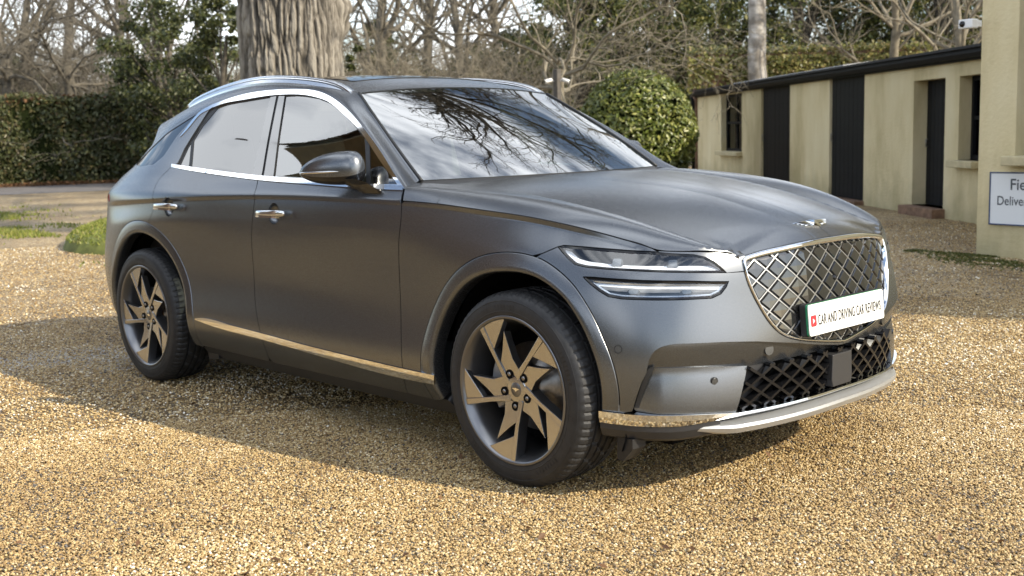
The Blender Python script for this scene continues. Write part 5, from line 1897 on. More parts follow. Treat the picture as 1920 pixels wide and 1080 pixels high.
class Branches:
    def __init__(self): self.seg = []

    def grow(self, p, d, r, length, depth, rng, up=.05, wig=.22, split=(2, 4), ratio=.68, ang=(.35, .85), steps=5, rmin=.004, taper=.55, gravity=0.0):
        p = np.array(p, float); d = np.array(d, float); d /= np.linalg.norm(d)
        path = [(p.copy(), r)]
        for i in range(steps):
            d = d + rng.normal(0, wig, 3) * .5 + np.array([0, 0, up - gravity * depth])
            d /= np.linalg.norm(d)
            p = p + d * length / steps
            rr_ = r * (1 - (1 - taper) * (i + 1) / steps)
            path.append((p.copy(), max(rr_, rmin * .6)))
            if depth > 0 and i >= 1 and rng.random() < .55 and i < steps - 1:
                self.child(p, d, rr_ * .6, length * ratio * rng.uniform(.55, .95), depth - 1, rng, up, wig, split, ratio, ang, steps, rmin, taper, gravity)
        self.seg.append(path)
        if depth > 0:
            for k in range(rng.integers(split[0], split[1])):
                self.child(p, d, max(rr_ * rng.uniform(.65, .95), rmin), length * ratio * rng.uniform(.7, 1.1), depth - 1, rng, up, wig, split, ratio, ang, steps, rmin, taper, gravity)

    def child(self, p, d, r, L, depth, rng, up, wig, split, ratio, ang, steps, rmin, taper, gravity):
        ax = rng.normal(0, 1, 3); ax -= d * np.dot(ax, d); ax /= np.linalg.norm(ax)
        a = rng.uniform(*ang)
        nd = d * math.cos(a) + ax * math.sin(a)
        self.grow(p, nd, r, L, depth, rng, up, wig, split, ratio, ang, max(3, steps - (1 if depth < 2 else 0)), rmin, taper, gravity)

    def mesh(self, name, part=None):
        V = []; F_ = []; n0 = 0
        for path in (self.seg if part is None else self.seg[:1] if part == 0 else self.seg[1:]):
            r0 = path[0][1]
            k = 10 if r0 > .12 else 7 if r0 > .05 else 5 if r0 > .02 else 3
            ps = np.array([q[0] for q in path]); rs_ = np.array([q[1] for q in path])
            T = np.gradient(ps, axis=0); T /= np.linalg.norm(T, axis=1)[:, None] + 1e-9
            ref = np.array([0, 0, 1.0]) if abs(T[0, 2]) < .8 else np.array([1.0, 0, 0])
            A = np.cross(T, ref); A /= np.linalg.norm(A, axis=1)[:, None] + 1e-9
            B = np.cross(T, A)
            a = np.arange(k) * 2 * math.pi / k
            ring = ps[:, None] + (A[:, None] * np.cos(a)[None, :, None] + B[:, None] * np.sin(a)[None, :, None]) * rs_[:, None, None]
            m = len(ps)
            V.append(ring.reshape(-1, 3))
            ii, jj = np.meshgrid(np.arange(m - 1), np.arange(k), indexing='ij')
            F_.append(np.stack([ii * k + jj, ii * k + (jj + 1) % k, (ii + 1) * k + (jj + 1) % k, (ii + 1) * k + jj], -1).reshape(-1, 4) + n0)
            n0 += m * k
        return fast_mesh(name, np.concatenate(V), np.concatenate(F_), True)


# ------------------------------------------------------------------ the big oak behind the car
oak_base = pd(570, 16.0)
oak = thing('oak_tree', 'massive oak with deeply furrowed grey bark standing behind the parked car', 'tree', tuple(oak_base))


def bark_material():
    m = bpy.data.materials.new('oak_bark')
    t, p_ = nodes_of(m)
    at_ = t.nodes.new('ShaderNodeAttribute'); at_.attribute_name = 'ridge'
    r = ramp(t, [(0.0, (.028, .025, .021)), (.40, (.10, .088, .072)), (.75, (.20, .178, .148)), (1.0, (.29, .265, .225))])
    tc = t.nodes.new('ShaderNodeTexCoord')
    mp = t.nodes.new('ShaderNodeMapping'); mp.inputs['Scale'].default_value = (1, 1, .25)
    n = t.nodes.new('ShaderNodeTexNoise'); n.inputs['Scale'].default_value = 60; n.inputs['Detail'].default_value = 9
    t.links.new(tc.outputs['Object'], mp.inputs['Vector']); t.links.new(mp.outputs['Vector'], n.inputs['Vector'])
    ad = t.nodes.new('ShaderNodeMath'); ad.operation = 'MULTIPLY_ADD'; ad.inputs[1].default_value = .35; ad.inputs[2].default_value = -.175
    t.links.new(n.outputs['Fac'], ad.inputs[0])
    ad2 = t.nodes.new('ShaderNodeMath'); ad2.operation = 'ADD'
    t.links.new(at_.outputs['Fac'], ad2.inputs[0]); t.links.new(ad.outputs['Value'], ad2.inputs[1])
    t.links.new(ad2.outputs['Value'], r.inputs['Fac']); t.links.new(r.outputs['Color'], p_.inputs['Base Color'])
    p_.inputs['Roughness'].default_value = .9
    b = t.nodes.new('ShaderNodeBump'); b.inputs['Strength'].default_value = .5; b.inputs['Distance'].default_value = .03
    t.links.new(n.outputs['Fac'], b.inputs['Height']); t.links.new(b.outputs['Normal'], p_.inputs['Normal'])
    return m


def build_oak():
    na, nz = 900, 330
    a = np.linspace(0, 2 * math.pi, na, endpoint=False)
    z = np.linspace(0, 6.2, nz)
    A, Z = np.meshgrid(a, z, indexing='ij')
    u = A / (2 * math.pi)
    warp = (vnoise2(u * 14, Z * .9, 1, 14) - .5) * 1.0 + (vnoise2(u * 30, Z * 2.3, 2, 30) - .5) * .45
    r1 = 1 - np.abs(2 * vnoise2(u * 62 + warp * 1.7, Z * 1.8, 3, 62) - 1)
    r2 = 1 - np.abs(2 * vnoise2(u * 124 + warp * 2.8, Z * 4.4, 4, 124) - 1)
    r3 = vnoise2(u * 220, Z * 22, 6, 220)
    ridge = np.clip(1.16 - (r1 ** 1.9) * .72 - (r2 ** 2.4) * .46 - .25 * (r3 - .5), 0, 1)
    rad = .665 + .33 * np.exp(-Z / .55) + .10 * np.clip((Z - 3.6) / 2.4, 0, 1) ** 2
    rad = rad * (1 + .035 * np.sin(A * 3 + 1 + Z * .3) + .025 * np.sin(A * 5 + 2))
    rad = rad + (ridge - .6) * .062 + (vnoise2(u * 9, Z * .5, 5, 9) - .5) * .05
    # burl on the right of the trunk as the photograph shows it
    dirn = math.atan2(CR[1], CR[0])
    for (da, zb_, s_, h_) in ((.12, 3.02, .20, .18), (.30, 2.75, .14, .09), (-.1, 2.70, .12, .06)):
        dA = (A - dirn - da + math.pi) % (2 * math.pi) - math.pi
        rad = rad + h_ * np.exp(-((dA * .8) ** 2 + (Z - zb_) ** 2) / s_ ** 2)
    lean = .015 * Z
    V = np.c_[(rad * np.cos(A)).ravel(), (rad * np.sin(A)).ravel(), Z.ravel()]
    i = np.arange(na * nz).reshape(na, nz)
    j = np.roll(i, -1, 0)
    F_ = np.stack([i[:, :-1], j[:, :-1], j[:, 1:], i[:, 1:]], -1).reshape(-1, 4)
    me = fast_mesh('trunk', V, F_, True)
    at_ = me.attributes.new('ridge', 'FLOAT', 'POINT'); at_.data.foreach_set('value', ridge.ravel().astype(np.float32))
    M['oak_bark'] = bark_material()
    link('trunk', me, M['oak_bark'], oak)
    rg = np.random.default_rng(5)
    br = Branches()
    for k in range(9):
        az = k * 2 * math.pi / 9 + rg.uniform(-.25, .25)
        el = rg.uniform(.42, 1.0)
        d = (math.cos(az) * math.cos(el), math.sin(az) * math.cos(el), math.sin(el))
        br.grow((d[0] * .4, d[1] * .4, 5.2 + rg.uniform(-.6, 1.0)), d, rg.uniform(.20, .34), rg.uniform(4.4, 5.6), 5, rg, up=.03, wig=.36, split=(2, 4), ratio=.70, ang=(.3, .85), steps=6, rmin=.009, taper=.62)
    # low limb reaching left across the top of the view
    dl = -CR * .95 + np.array([0, 0, .10])
    br.grow(-CR * .48 + np.array([0, 0, 3.22]), dl, .085, 3.6, 3, rg, up=.02, wig=.35, split=(2, 4), ratio=.7, steps=6, rmin=.006)
    link('crown', br.mesh('crown'), M['bark_dark'], oak)


build_oak()

# ------------------------------------------------------------------ bare trees and evergreens


def proto_mesh(kind, seed):
    rg = np.random.default_rng(seed); br = Branches()
    if kind == 'tall':
        br.grow((0, 0, 0), (0, 0, 1), .17, 4.0, 0, rg, up=.1, wig=.10, steps=7, taper=.7)
        top = br.seg[-1][-1][0]
        for k in range(11):
            zz = rg.uniform(1.6, 4.0); az = rg.uniform(0, 6.28); el = rg.uniform(.35, 1.1)
            br.grow((top[0] * zz / 4, top[1] * zz / 4, zz), (math.cos(az) * math.cos(el), math.sin(az) * math.cos(el), math.sin(el)), rg.uniform(.04, .085), rg.uniform(1.9, 3.0), 3, rg, up=.07, wig=.32, split=(2, 4), ratio=.68, steps=5, rmin=.005)
        br.grow(top, (0.05, 0, 1), .11, 3.0, 4, rg, up=.08, wig=.25, split=(2, 4), ratio=.7, steps=5, rmin=.005)
    elif kind == 'spread':
        br.grow((0, 0, 0), (0, 0, 1), .15, 2.6, 0, rg, up=.1, wig=.14, steps=6, taper=.8)
        top = br.seg[-1][-1][0]
        for k in range(11):
            az = k * 2.4 + rg.uniform(-.3, .3); el = rg.uniform(-.05, .75)
            br.grow((top[0], top[1], rg.uniform(2.0, 2.75)), (math.cos(az) * math.cos(el), math.sin(az) * math.cos(el), math.sin(el)), rg.uniform(.022, .045), rg.uniform(2.0, 3.0), 3, rg, up=-.015, wig=.5, split=(2, 4), ratio=.66, steps=7, rmin=.005, ang=(.35, .95))
    else:
        for k in range(26):
            az = rg.uniform(0, 6.28); el = rg.uniform(.5, 1.4); q = rg.normal(0, .55, 2)
            br.grow((q[0], q[1], 0), (math.cos(az) * math.cos(el), math.sin(az) * math.cos(el), math.sin(el)), rg.uniform(.015, .04), rg.uniform(1.3, 2.2), 3, rg, up=.03, wig=.42, split=(2, 4), ratio=.66, steps=5, rmin=.004)
    if kind == 'thicket': return br.mesh('thicket_branches')
    return br.mesh('trunk', 0), br.mesh('crown', 1)


TREE = {k: proto_mesh(k, s_) for k, s_ in (('tall', 3), ('spread', 8), ('thicket', 21))}
TREE['tall_b'] = proto_mesh('tall', 44)
TREE['spread_b'] = proto_mesh('spread', 17)


def bare_tree(kind, u, depth, sc, rz, label, mat='twig', group=None, name='bare_tree', z=0.0, cat='tree'):
    def dressed(me):
        if len(me.materials) and me.materials[0] != M[mat]:
            me = me.copy(); me.materials.clear()
        return me
    if kind == 'thicket':
        o = tag(link(name, dressed(TREE[kind]), M[mat], loc=tuple(pd(u, depth, z))), label, cat, group)
        o.rotation_euler = (0, 0, rz)
    else:
        o = thing(name, label, cat, tuple(pd(u, depth, z)), rz, group)
        link('trunk', dressed(TREE[kind][0]), M[mat], o); link('crown', dressed(TREE[kind][1]), M[mat], o)
    o.scale = sc if hasattr(sc, '__len__') else (sc,) * 3
    return o


# the leafless tree behind the camera post
bare_tree('spread', 1063, 25.0, (1.02, 1.02, 1.0), 1.2, 'leafless tree with pale twisting branches behind the security camera post', 'twig_pale')
# clipped hedge side
G1 = 'leafless trees beyond the hedge'
for (k, u, dep, s_, rz) in (('tall', -60, 44, 1.5, 0), ('tall_b', 70, 48, 1.5, 1), ('spread_b', 150, 43, 1.6, 2), ('tall', 235, 50, 1.5, 3), ('spread', 20, 42, 1.7, 4), ('tall_b', 330, 55, 1.6, 5),
                            ('spread_b', -10, 58, 2.0, .5), ('tall', 130, 62, 1.9, 2.2)):
    bare_tree(k, u, dep, s_, rz, 'leafless grey-brown tree beyond the clipped hedge', 'twig', G1)
G2 = 'leafless trees seen over the car roof'
for (k, u, dep, s_, rz) in (('tall_b', 720, 46, 1.5, 0.4), ('tall', 800, 55, 1.7, 1.1), ('tall_b', 880, 48, 1.4, 2.5), ('tall', 960, 52, 1.6, 4.0), ('tall', 640, 60, 1.8, 3.0)):
    bare_tree(k, u, dep, s_, rz, 'leafless tree in the wood seen over the car roof', 'twig', G2)
G3 = 'scrub thickets behind the car'
for (u, dep, s_, rz) in ((700, 38, 1.5, 0), (770, 40, 1.5, 1), (840, 37, 1.4, 2), (910, 39, 1.5, 3), (970, 36, 1.35, 4), (260, 46, 1.7, 2), (100, 45, 1.7, 1), (-40, 45, 1.8, 3), (180, 47, 1.8, 4.6)):
    bare_tree('thicket', u, dep, s_, rz, 'leafless scrub thicket in front of the wood', 'twig_pale' if u > 400 else 'twig', G3, name='scrub_thicket', cat='shrub')


def evergreen(name, label, u, depth, w, h, nclump, nleaf, size, mat, group=None, seed=0, z0=.4, trunk=.12, spikes=False):
    rg = np.random.default_rng(seed)
    o = thing(name, label, 'tree', tuple(pd(u, depth)), 0, group)
    c = []
    while len(c) < nclump:
        q = rg.uniform(-1, 1, 3)
        r_ = np.linalg.norm(q)
        if .35 < r_ < 1: c.append(q)
    c = np.array(c)
    prof = 1 - .55 * np.clip(c[:, 2], 0, 1) ** 1.5
    cen = np.c_[c[:, 0] * w * .5 * prof, c[:, 1] * w * .5 * prof, z0 + (c[:, 2] * .5 + .5) * (h - z0)]
    k = rg.integers(0, nclump, nleaf)
    rad = rg.uniform(.35, .8, nclump) * w * .19
    d = rg.normal(0, 1, (nleaf, 3)); d /= np.linalg.norm(d, axis=1)[:, None]
    rr_ = rad[k] * rg.uniform(.45, 1.05, nleaf)
    P_ = cen[k] + d * rr_[:, None] * np.array([1, 1, .7])
    link('crown', leaf_mesh('crown', P_, d + np.array([0, 0, .5]), size, jitter=.8), M[mat], o)
    br = Branches()
    br.grow((0, 0, 0), (0, 0, 1), trunk, h * .75, 0, rg, wig=.1, steps=7, taper=.4)
    for q in cen[:max(12, nclump // 3)]:
        a = np.array([0, 0, max(.3, q[2] * .6)])
        br.seg.append([(a, trunk * .35), (a * .4 + q * .6 + rg.normal(0, .1, 3), trunk * .22), (q, trunk * .12)])
    link('trunk', br.mesh('trunk'), M['bark_dark'], o)
    return o


evergreen('holly_tree', 'dense dark holly left of the oak trunk above the hedge', 350, 37, 4.4, 6.4, 110, 15000, .15, 'evergreen', seed=1)
evergreen('holly_tree', 'smaller dark holly with its crown touching the oak trunk from the left', 440, 33, 2.6, 5.6, 60, 8000, .14, 'evergreen', seed=2)
evergreen('ivy_clad_stump', 'narrow ivy covered shrub close against the right of the oak trunk', 684, 19, .75, 2.75, 26, 2200, .09, 'evergreen', seed=3)
evergreen('ivy_clad_tree', 'ivy covered tree in the wood directly right of the oak trunk', 745, 52, 4.6, 6.4, 80, 8000, .20, 'evergreen', seed=21, trunk=.18)
evergreen('ivy_clad_tree', 'ivy covered tree in the wood between the oak and the camera post', 905, 50, 4.4, 5.2, 80, 8000, .20, 'evergreen', seed=22, trunk=.18)
evergreen('holly_tree', 'low dark holly beyond the end of the hedge furthest from the oak', 60, 52, 6.0, 5.0, 80, 8000, .20, 'evergreen', seed=23)
Y = 'dark yews behind the outbuilding'
for (u, dep, w, h, sd_) in ((1000, 46, 5, 5.6, 11), (1110, 40, 5.5, 7.5, 4), (1240, 42, 6.5, 9.5, 5), (1370, 46, 7, 10.5, 6), (1500, 44, 6.5, 10, 7), (1630, 46, 7, 10, 8), (1750, 42, 6, 9.5, 9), (1860, 44, 6.5, 10, 10)):
    evergreen('yew_tree', 'dark evergreen tree behind the clipped bush and outbuilding', u, dep, w, h, 130, 14000, .19, 'conifer', Y, seed=sd_, trunk=.2)
G4 = 'leafless saplings over the outbuilding roof'
for (k, u, dep, s_, rz) in (('tall', 1660, 33, .95, .3), ('tall_b', 1790, 30, .9, 1.9)):
    bare_tree(k, u, dep, s_, rz, 'pale leafless sapling rising behind the ivy topped wall', 'twig_pale', G4)

# pale trunk behind the outbuilding
tr = thing('pale_tree_trunk', 'pale grey straight tree trunk rising behind the ivy topped wall', 'tree', tuple(pd(1419, 33)))
br = Branches()
rg = np.random.default_rng(2)
br.seg.append([(np.array([rg.normal(0, .02), rg.normal(0, .02), zz]), .30 - .012 * zz) for zz in np.linspace(0, 8, 16)])
br.grow((0, 0, 7.6), (0.1, 0, 1), .2, 3, 3, rg)


def pale_bark():
    m = bpy.data.materials.new('pale_trunk')
    t, p_ = nodes_of(m)
    tc = t.nodes.new('ShaderNodeTexCoord'); n = t.nodes.new('ShaderNodeTexNoise'); n.inputs['Scale'].default_value = 3.2; n.inputs['Detail'].default_value = 8
    r = ramp(t, [(.38, (.17, .15, .125)), (.55, (.36, .335, .30)), (.68, (.62, .60, .57))])
    t.links.new(tc.outputs['Object'], n.inputs['Vector']); t.links.new(n.outputs['Fac'], r.inputs['Fac']); t.links.new(r.outputs['Color'], p_.inputs['Base Color'])
    p_.inputs['Roughness'].default_value = .8
    return m


link('trunk', br.mesh('trunk'), pale_bark(), tr)

# the wood far behind: one mass of bare twigs
me = bpy.data.meshes.new('far_wood')
fp = []
for k in range(150):
    fp.append(pd(RNG.uniform(-700, 2700), RNG.uniform(75, 130)))
fp = np.array(fp); fp[:, 2] = -.3
me.vertices.add(len(fp)); me.vertices.foreach_set('co', fp.astype(np.float32).ravel())
fw = link('far_wood', me)
tag(fw, 'far wood of leafless trees behind everything', 'wood', kind='stuff')
ng = bpy.data.node_groups.new('far_wood', 'GeometryNodeTree')
ng.interface.new_socket('Geometry', in_out='INPUT', socket_type='NodeSocketGeometry'); ng.interface.new_socket('Geometry', in_out='OUTPUT', socket_type='NodeSocketGeometry')
N = ng.nodes.new
gi, go = N('NodeGroupInput'), N('NodeGroupOutput'); mp = N('GeometryNodeMeshToPoints'); iop = N('GeometryNodeInstanceOnPoints')
seed_obj = [o for o in bpy.data.objects if o.name.startswith('scrub_thicket') and o.data == TREE['thicket']][0]
oi = N('GeometryNodeObjectInfo'); oi.transform_space = 'ORIGINAL'; oi.inputs['Object'].default_value = seed_obj
rv = N('FunctionNodeRandomValue'); rv.data_type = 'FLOAT_VECTOR'; rv.inputs[0].default_value = (0, 0, 0); rv.inputs[1].default_value = (.1, .1, 6.28)
rs2 = N('FunctionNodeRandomValue'); rs2.data_type = 'FLOAT'; rs2.inputs[2].default_value = 1.8; rs2.inputs[3].default_value = 3.4
L = ng.links.new
L(gi.outputs[0], mp.inputs['Mesh']); L(mp.outputs['Points'], iop.inputs['Points']); L(oi.outputs['Geometry'], iop.inputs['Instance'])
L(rv.outputs[0], iop.inputs['Rotation']); L(rs2.outputs[1], iop.inputs['Scale']); L(iop.outputs['Instances'], go.inputs[0])
fw.modifiers.new('wood', 'NODES').node_group = ng
# ------------------------------------------------------------------ hedge, lane, grass island
h0 = pd(-330, 36); h1 = pd(345, 40)
hd_ = (h1 - h0) / np.linalg.norm(h1 - h0); hn = np.array([hd_[1], -hd_[0], 0])
if np.dot(hn, CAM_P - h0) < 0: hn = -hn
HLEN = np.linalg.norm(h1 - h0); HH = 2.75; HW = 1.3
hedge = thing('clipped_hedge', 'long clipped dark green hedge with brown leaves at its foot beside the lane', 'hedge', tuple(h0))


def build_hedge(root, L_, H_, W_, dirv, nrm_, n, mat, size):
    # points over front, top and ends of a slightly bulging box
    k1 = int(n * .72); k2 = n - k1
    P1 = h = None
    a = RNG.uniform(0, L_, k1); z = RNG.uniform(.02, H_, k1)
    bul = .10 * np.sin(a * 1.7) + .07 * np.sin(a * 4.1 + z * 2) + RNG.normal(0, .06, k1) - .18 * np.clip(z / H_ - .85, 0, 1) * 6 * .2
    P1 = a[:, None] * dirv + nrm_ * (W_ / 2 + bul)[:, None] + np.c_[np.zeros(k1), np.zeros(k1), z]
    N1 = np.repeat(nrm_[None] + [0, 0, .25], k1, 0)
    a = RNG.uniform(0, L_, k2); w = RNG.uniform(-W_ / 2, W_ / 2, k2)
    P2 = a[:, None] * dirv + nrm_ * w[:, None] + np.c_[np.zeros(k2), np.zeros(k2), H_ + RNG.normal(0, .07, k2) + .06 * np.sin(a * 2.3)]
    N2 = np.repeat(np.array([[0, 0, 1.0]]), k2, 0)
    link('foliage', leaf_mesh('foliage', np.r_[P1, P2], np.r_[N1, N2], size, jitter=.75), M[mat], root)
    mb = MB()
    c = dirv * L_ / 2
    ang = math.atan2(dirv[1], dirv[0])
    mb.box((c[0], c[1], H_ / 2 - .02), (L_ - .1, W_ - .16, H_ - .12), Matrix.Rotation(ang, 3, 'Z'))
    mb.build('shade_core', M['core'], root)  # solid near-black block, paints the shade inside the hedge and stops see-through


build_hedge(hedge, HLEN, HH, HW, hd_, hn, 26000, 'hedge', .15)
k = 2600                                               # fallen leaves along the hedge foot and brown ones on top
a = RNG.uniform(0, HLEN, k)
Pf = h0 + a[:, None] * hd_ + hn * (HW / 2 + np.abs(RNG.normal(0, .45, k)))[:, None] + np.c_[np.zeros(k), np.zeros(k), RNG.uniform(.01, .10, k)]
tag(link('fallen_leaves', leaf_mesh('fallen_leaves', Pf, np.repeat([[0, 0, 1.0]], k, 0), .11, jitter=.4), M['dead_leaf']), 'brown fallen leaves along the foot of the clipped hedge', 'leaves', kind='stuff')
a = RNG.uniform(0, HLEN, 500)
Pt = a[:, None] * hd_ + hn * RNG.uniform(.0, HW / 2 + .1, 500)[:, None] + np.c_[np.zeros(500), np.zeros(500), HH + RNG.uniform(-.15, .14, 500)]
link('brown_leaves', leaf_mesh('brown_leaves', Pt, np.repeat([[0, 0, 1.0]], 500, 0), .15), M['dead_leaf'], hedge)

# lane in front of the hedge
M['tarmac'] = simple('worn_tarmac', (.115, .105, .10), rough=.85, noise=.25, nscale=2.0, bump=.4, bscale=120)
mb = MB()
q = [h0 - hd_ * 40 + hn * 1.6, h1 + hd_ * 60 + hn * 1.6, h1 + hd_ * 60 + hn * 7.5, h0 - hd_ * 40 + hn * 7.5]
mb.add([(p_[0], p_[1], .004) for p_ in q], [(0, 1, 2, 3)])
tag(mb.build('lane', M['tarmac']), 'grey tarmac lane in front of the clipped hedge', kind='structure')
mb = MB()
q = [h0 - hd_ * 40 + hn * -2, h1 + hd_ * 60 + hn * -2, h1 + hd_ * 60 + hn * 1.6, h0 - hd_ * 40 + hn * 1.6]
mb.add([(p_[0], p_[1], .002) for p_ in q], [(0, 1, 2, 3)])
M['soil'] = simple('leaf_mould', (.10, .062, .035), rough=.95, noise=.5, nscale=6, bump=.6, bscale=40)
tag(mb.build('verge_soil', M['soil']), 'brown verge under the hedge', kind='structure')

# raised grass island round the oak
M['grass_soil'] = simple('mossy_turf', (.12, .135, .03), rough=.95, noise=.45, nscale=5, bump=.6, bscale=60)
ir = 2.98
mb = MB()
rings = [(ir + .06, -.03), (ir, .10), (ir - .08, .18), (ir - .45, .28), (ir - 1.0, .39), (ir - 1.6, .47), (.0001, .55)]
nn_ = 72
rw = lambda a: 1 + .03 * math.sin(3 * a + 1) + .02 * math.sin(7 * a)
v = [(r_ * rw(2 * math.pi * k / nn_) * math.cos(2 * math.pi * k / nn_), r_ * rw(2 * math.pi * k / nn_) * math.sin(2 * math.pi * k / nn_), z_) for r_, z_ in rings for k in range(nn_)]
f = [(i * nn_ + j, i * nn_ + (j + 1) % nn_, (i + 1) * nn_ + (j + 1) % nn_, (i + 1) * nn_ + j) for i in range(len(rings) - 1) for j in range(nn_)]
mb.add(v, f, True)
isl = mb.build('grass_island', M['grass_soil'], loc=tuple(oak_base))
tag(isl, 'raised round grass bank at the foot of the oak', kind='structure')
M['grass'] = leaf_material('grass_blade', [(.09, .12, .02), (.18, .22, .035), (.28, .30, .06), (.34, .31, .12)], rough=.5, trans=.35)


def blades(name, P_, h, mat, lean=.35):
    n = len(P_)
    a = RNG.uniform(0, 6.28, n); w = RNG.uniform(.006, .012, n) * 1.6
    hh = h * RNG.uniform(.5, 1.3, n)
    d = np.c_[np.cos(a), np.sin(a), np.zeros(n)] * w[:, None]
    tip = P_ + np.c_[RNG.normal(0, lean, n) * hh, RNG.normal(0, lean, n) * hh, hh]
    V = np.stack([P_ - d, P_ + d, tip], 1).reshape(-1, 3)
    return fast_mesh(name, V, np.arange(3 * n).reshape(-1, 3))


k = 42000
a = RNG.uniform(0, 2 * math.pi, k); r_ = ir * np.sqrt(RNG.uniform(.05, 1.0, k))
zr = np.interp(r_, [0, ir - 1.6, ir - 1.0, ir - .45, ir - .1, ir], [.55, .47, .39, .28, .18, .10])
rwa = 1 + .03 * np.sin(3 * a + 1) + .02 * np.sin(7 * a)
tag(link('grass', blades('grass', np.c_[r_ * rwa * np.cos(a), r_ * rwa * np.sin(a), zr] + oak_base, .032, 'grass'), M['grass']), 'short bright grass growing on the round bank', 'grass', kind='stuff')
# thin grass growing through the gravel on the left, moss by the office wall
pts = []
for (u0, u1, v0, v1, n) in ((-40, 120, 388, 455, 9000), (150, 200, 470, 520, 200)):
    uu = RNG.normal((u0 + u1) / 2, (u1 - u0) / 3.2, n); vv = RNG.normal((v0 + v1) / 2, (v1 - v0) / 4.5, n)
    g = np.array([at(a_, b_, 2, 0.0) for a_, b_ in zip(uu, vv)])
    m_ = vnoise2(g[:, 0] * 1.1 + 50, g[:, 1] * 1.8 + 50, 31, 512) + .35 * vnoise2(g[:, 0] * 4 + 50, g[:, 1] * 5 + 50, 32, 512)
    pts.append(g[m_ + RNG.normal(0, .12, n) > .86])
tag(link('sparse_grass', blades('sparse_grass', np.concatenate(pts), .05, 'grass'), M['grass']), 'thin grass growing through the gravel by the lane', 'grass', kind='stuff')

# ------------------------------------------------------------------ clipped laurel
bc = pd(1197, 24.0)
BR = np.array([1.19, 1.19, 1.28])
bush = thing('clipped_laurel', 'large rounded clipped laurel with glossy yellow-green leaves beside the outbuilding', 'bush', tuple(bc))
n = 13000
d = RNG.normal(0, 1, (n, 3)); d /= np.linalg.norm(d, axis=1)[:, None]
d = d[d[:, 2] > -.92]
lump = 1 + .05 * (vnoise2((np.arctan2(d[:, 1], d[:, 0]) + 3.15) * 3, d[:, 2] * 4 + 5, 9, 64) - .5) + RNG.normal(0, .022, len(d))
Pl = d * BR * lump[:, None] + [0, 0, 1.17]
ok = Pl[:, 2] > .03
Pl, dl_ = Pl[ok], d[ok]
tocam = (CAM_P - bc); tocam /= np.linalg.norm(tocam)
facing = dl_ @ tocam + RNG.normal(0, .25, len(dl_))
order = np.argsort(-facing)
rest = order[300:]
ob = link('foliage', leaf_mesh('foliage', Pl[rest], dl_[rest] + [0, 0, .3], .105, jitter=.5, long=2.1), M['laurel'], bush)
ob['kind'] = 'stuff'
lm = fast_mesh('leaf', [(-.06, 0, 0), (-.02, .026, .008), (.03, .022, .007), (.068, 0, -.010), (.03, -.022, .007), (-.02, -.026, .008), (.0, 0, .0)],
               [(0, 1, 6), (1, 2, 6), (2, 3, 6), (3, 4, 6), (4, 5, 6), (5, 0, 6)])
M['laurel_single'] = bpy.data.materials.new('laurel_leaf_single')
t, p_ = nodes_of(M['laurel_single'])
oi_ = t.nodes.new('ShaderNodeObjectInfo'); r_ = ramp(t, [(0, (.06, .085, .014)), (.4, (.13, .165, .028)), (.75, (.21, .23, .05)), (1, (.31, .31, .09))])
t.links.new(oi_.outputs['Random'], r_.inputs['Fac']); t.links.new(r_.outputs['Color'], p_.inputs['Base Color'])
p_.inputs['Roughness'].default_value = .36; p_.inputs['Specular IOR Level'].default_value = .5
for i in order[:300]:
    nv = Vector(dl_[i] + RNG.normal(0, .45, 3) + np.array([0, 0, .3])).normalized()
    o = link('leaf', lm, M['laurel_single'], bush)
    o.matrix_local = Matrix.Translation(Vector(Pl[i] * 1.012)) @ nv.to_track_quat('Z', 'Y').to_matrix().to_4x4() @ Matrix.Rotation(RNG.uniform(0, 6.28), 4, 'Z') @ Matrix.Scale(RNG.uniform(.7, 1.05), 4)
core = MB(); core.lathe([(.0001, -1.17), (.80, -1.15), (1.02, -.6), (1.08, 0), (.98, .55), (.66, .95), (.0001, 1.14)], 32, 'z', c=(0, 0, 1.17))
core.build('shade_core', M['core'], bush)  # near-black body under the leaves, its colour stands for the shade inside

# ------------------------------------------------------------------ security camera post
pb = pd(1053, 20.5)
post = thing('camera_post', 'slim dark post carrying two white security cameras beside the clipped laurel', 'post', tuple(pb))
M['post_wood'] = simple('weathered_post', (.085, .075, .065), rough=.8, noise=.3, nscale=12)
M['cam_white'] = simple('camera_white', (.80, .80, .80), rough=.35)
mb = MB(); mb.box((0, 0, 1.17), (.10, .10, 2.36)); mb.build('post', M['post_wood'], post, bevel=.008)
for sg, tilt in ((-1, 18), (1, -22)):
    ax2 = Vector((CR[0], CR[1], 0)).normalized() * sg
    mb = MB()
    p0 = Vector((0, 0, 2.15)) + ax2 * .05
    mb.tube([p0, p0 + ax2 * .06 + Vector((0, 0, .01))], .016, 8)
    mb.build('camera_bracket', M['cam_white'], post)
    body_ = MB()
    dirc = (ax2 * .82 + Vector((-CF[0], -CF[1], 0)) * .45 + Vector((0, 0, -.32 if sg > 0 else -.22))).normalized()
    b0 = p0 + ax2 * .05 + Vector((0, 0, .02))
    body_.tube([b0 - dirc * .02, b0, b0 + dirc * .13, b0 + dirc * .135], [.02, .034, .034, .029], 12)
    body_.build('security_camera', M['cam_white'], post)
    h_ = MB(); h_.tube([b0 + dirc * .135, b0 + dirc * .138], [.027, .024], 12); h_.build('camera_lens', M['black_gloss'], post)

# ------------------------------------------------------------------ long outbuilding


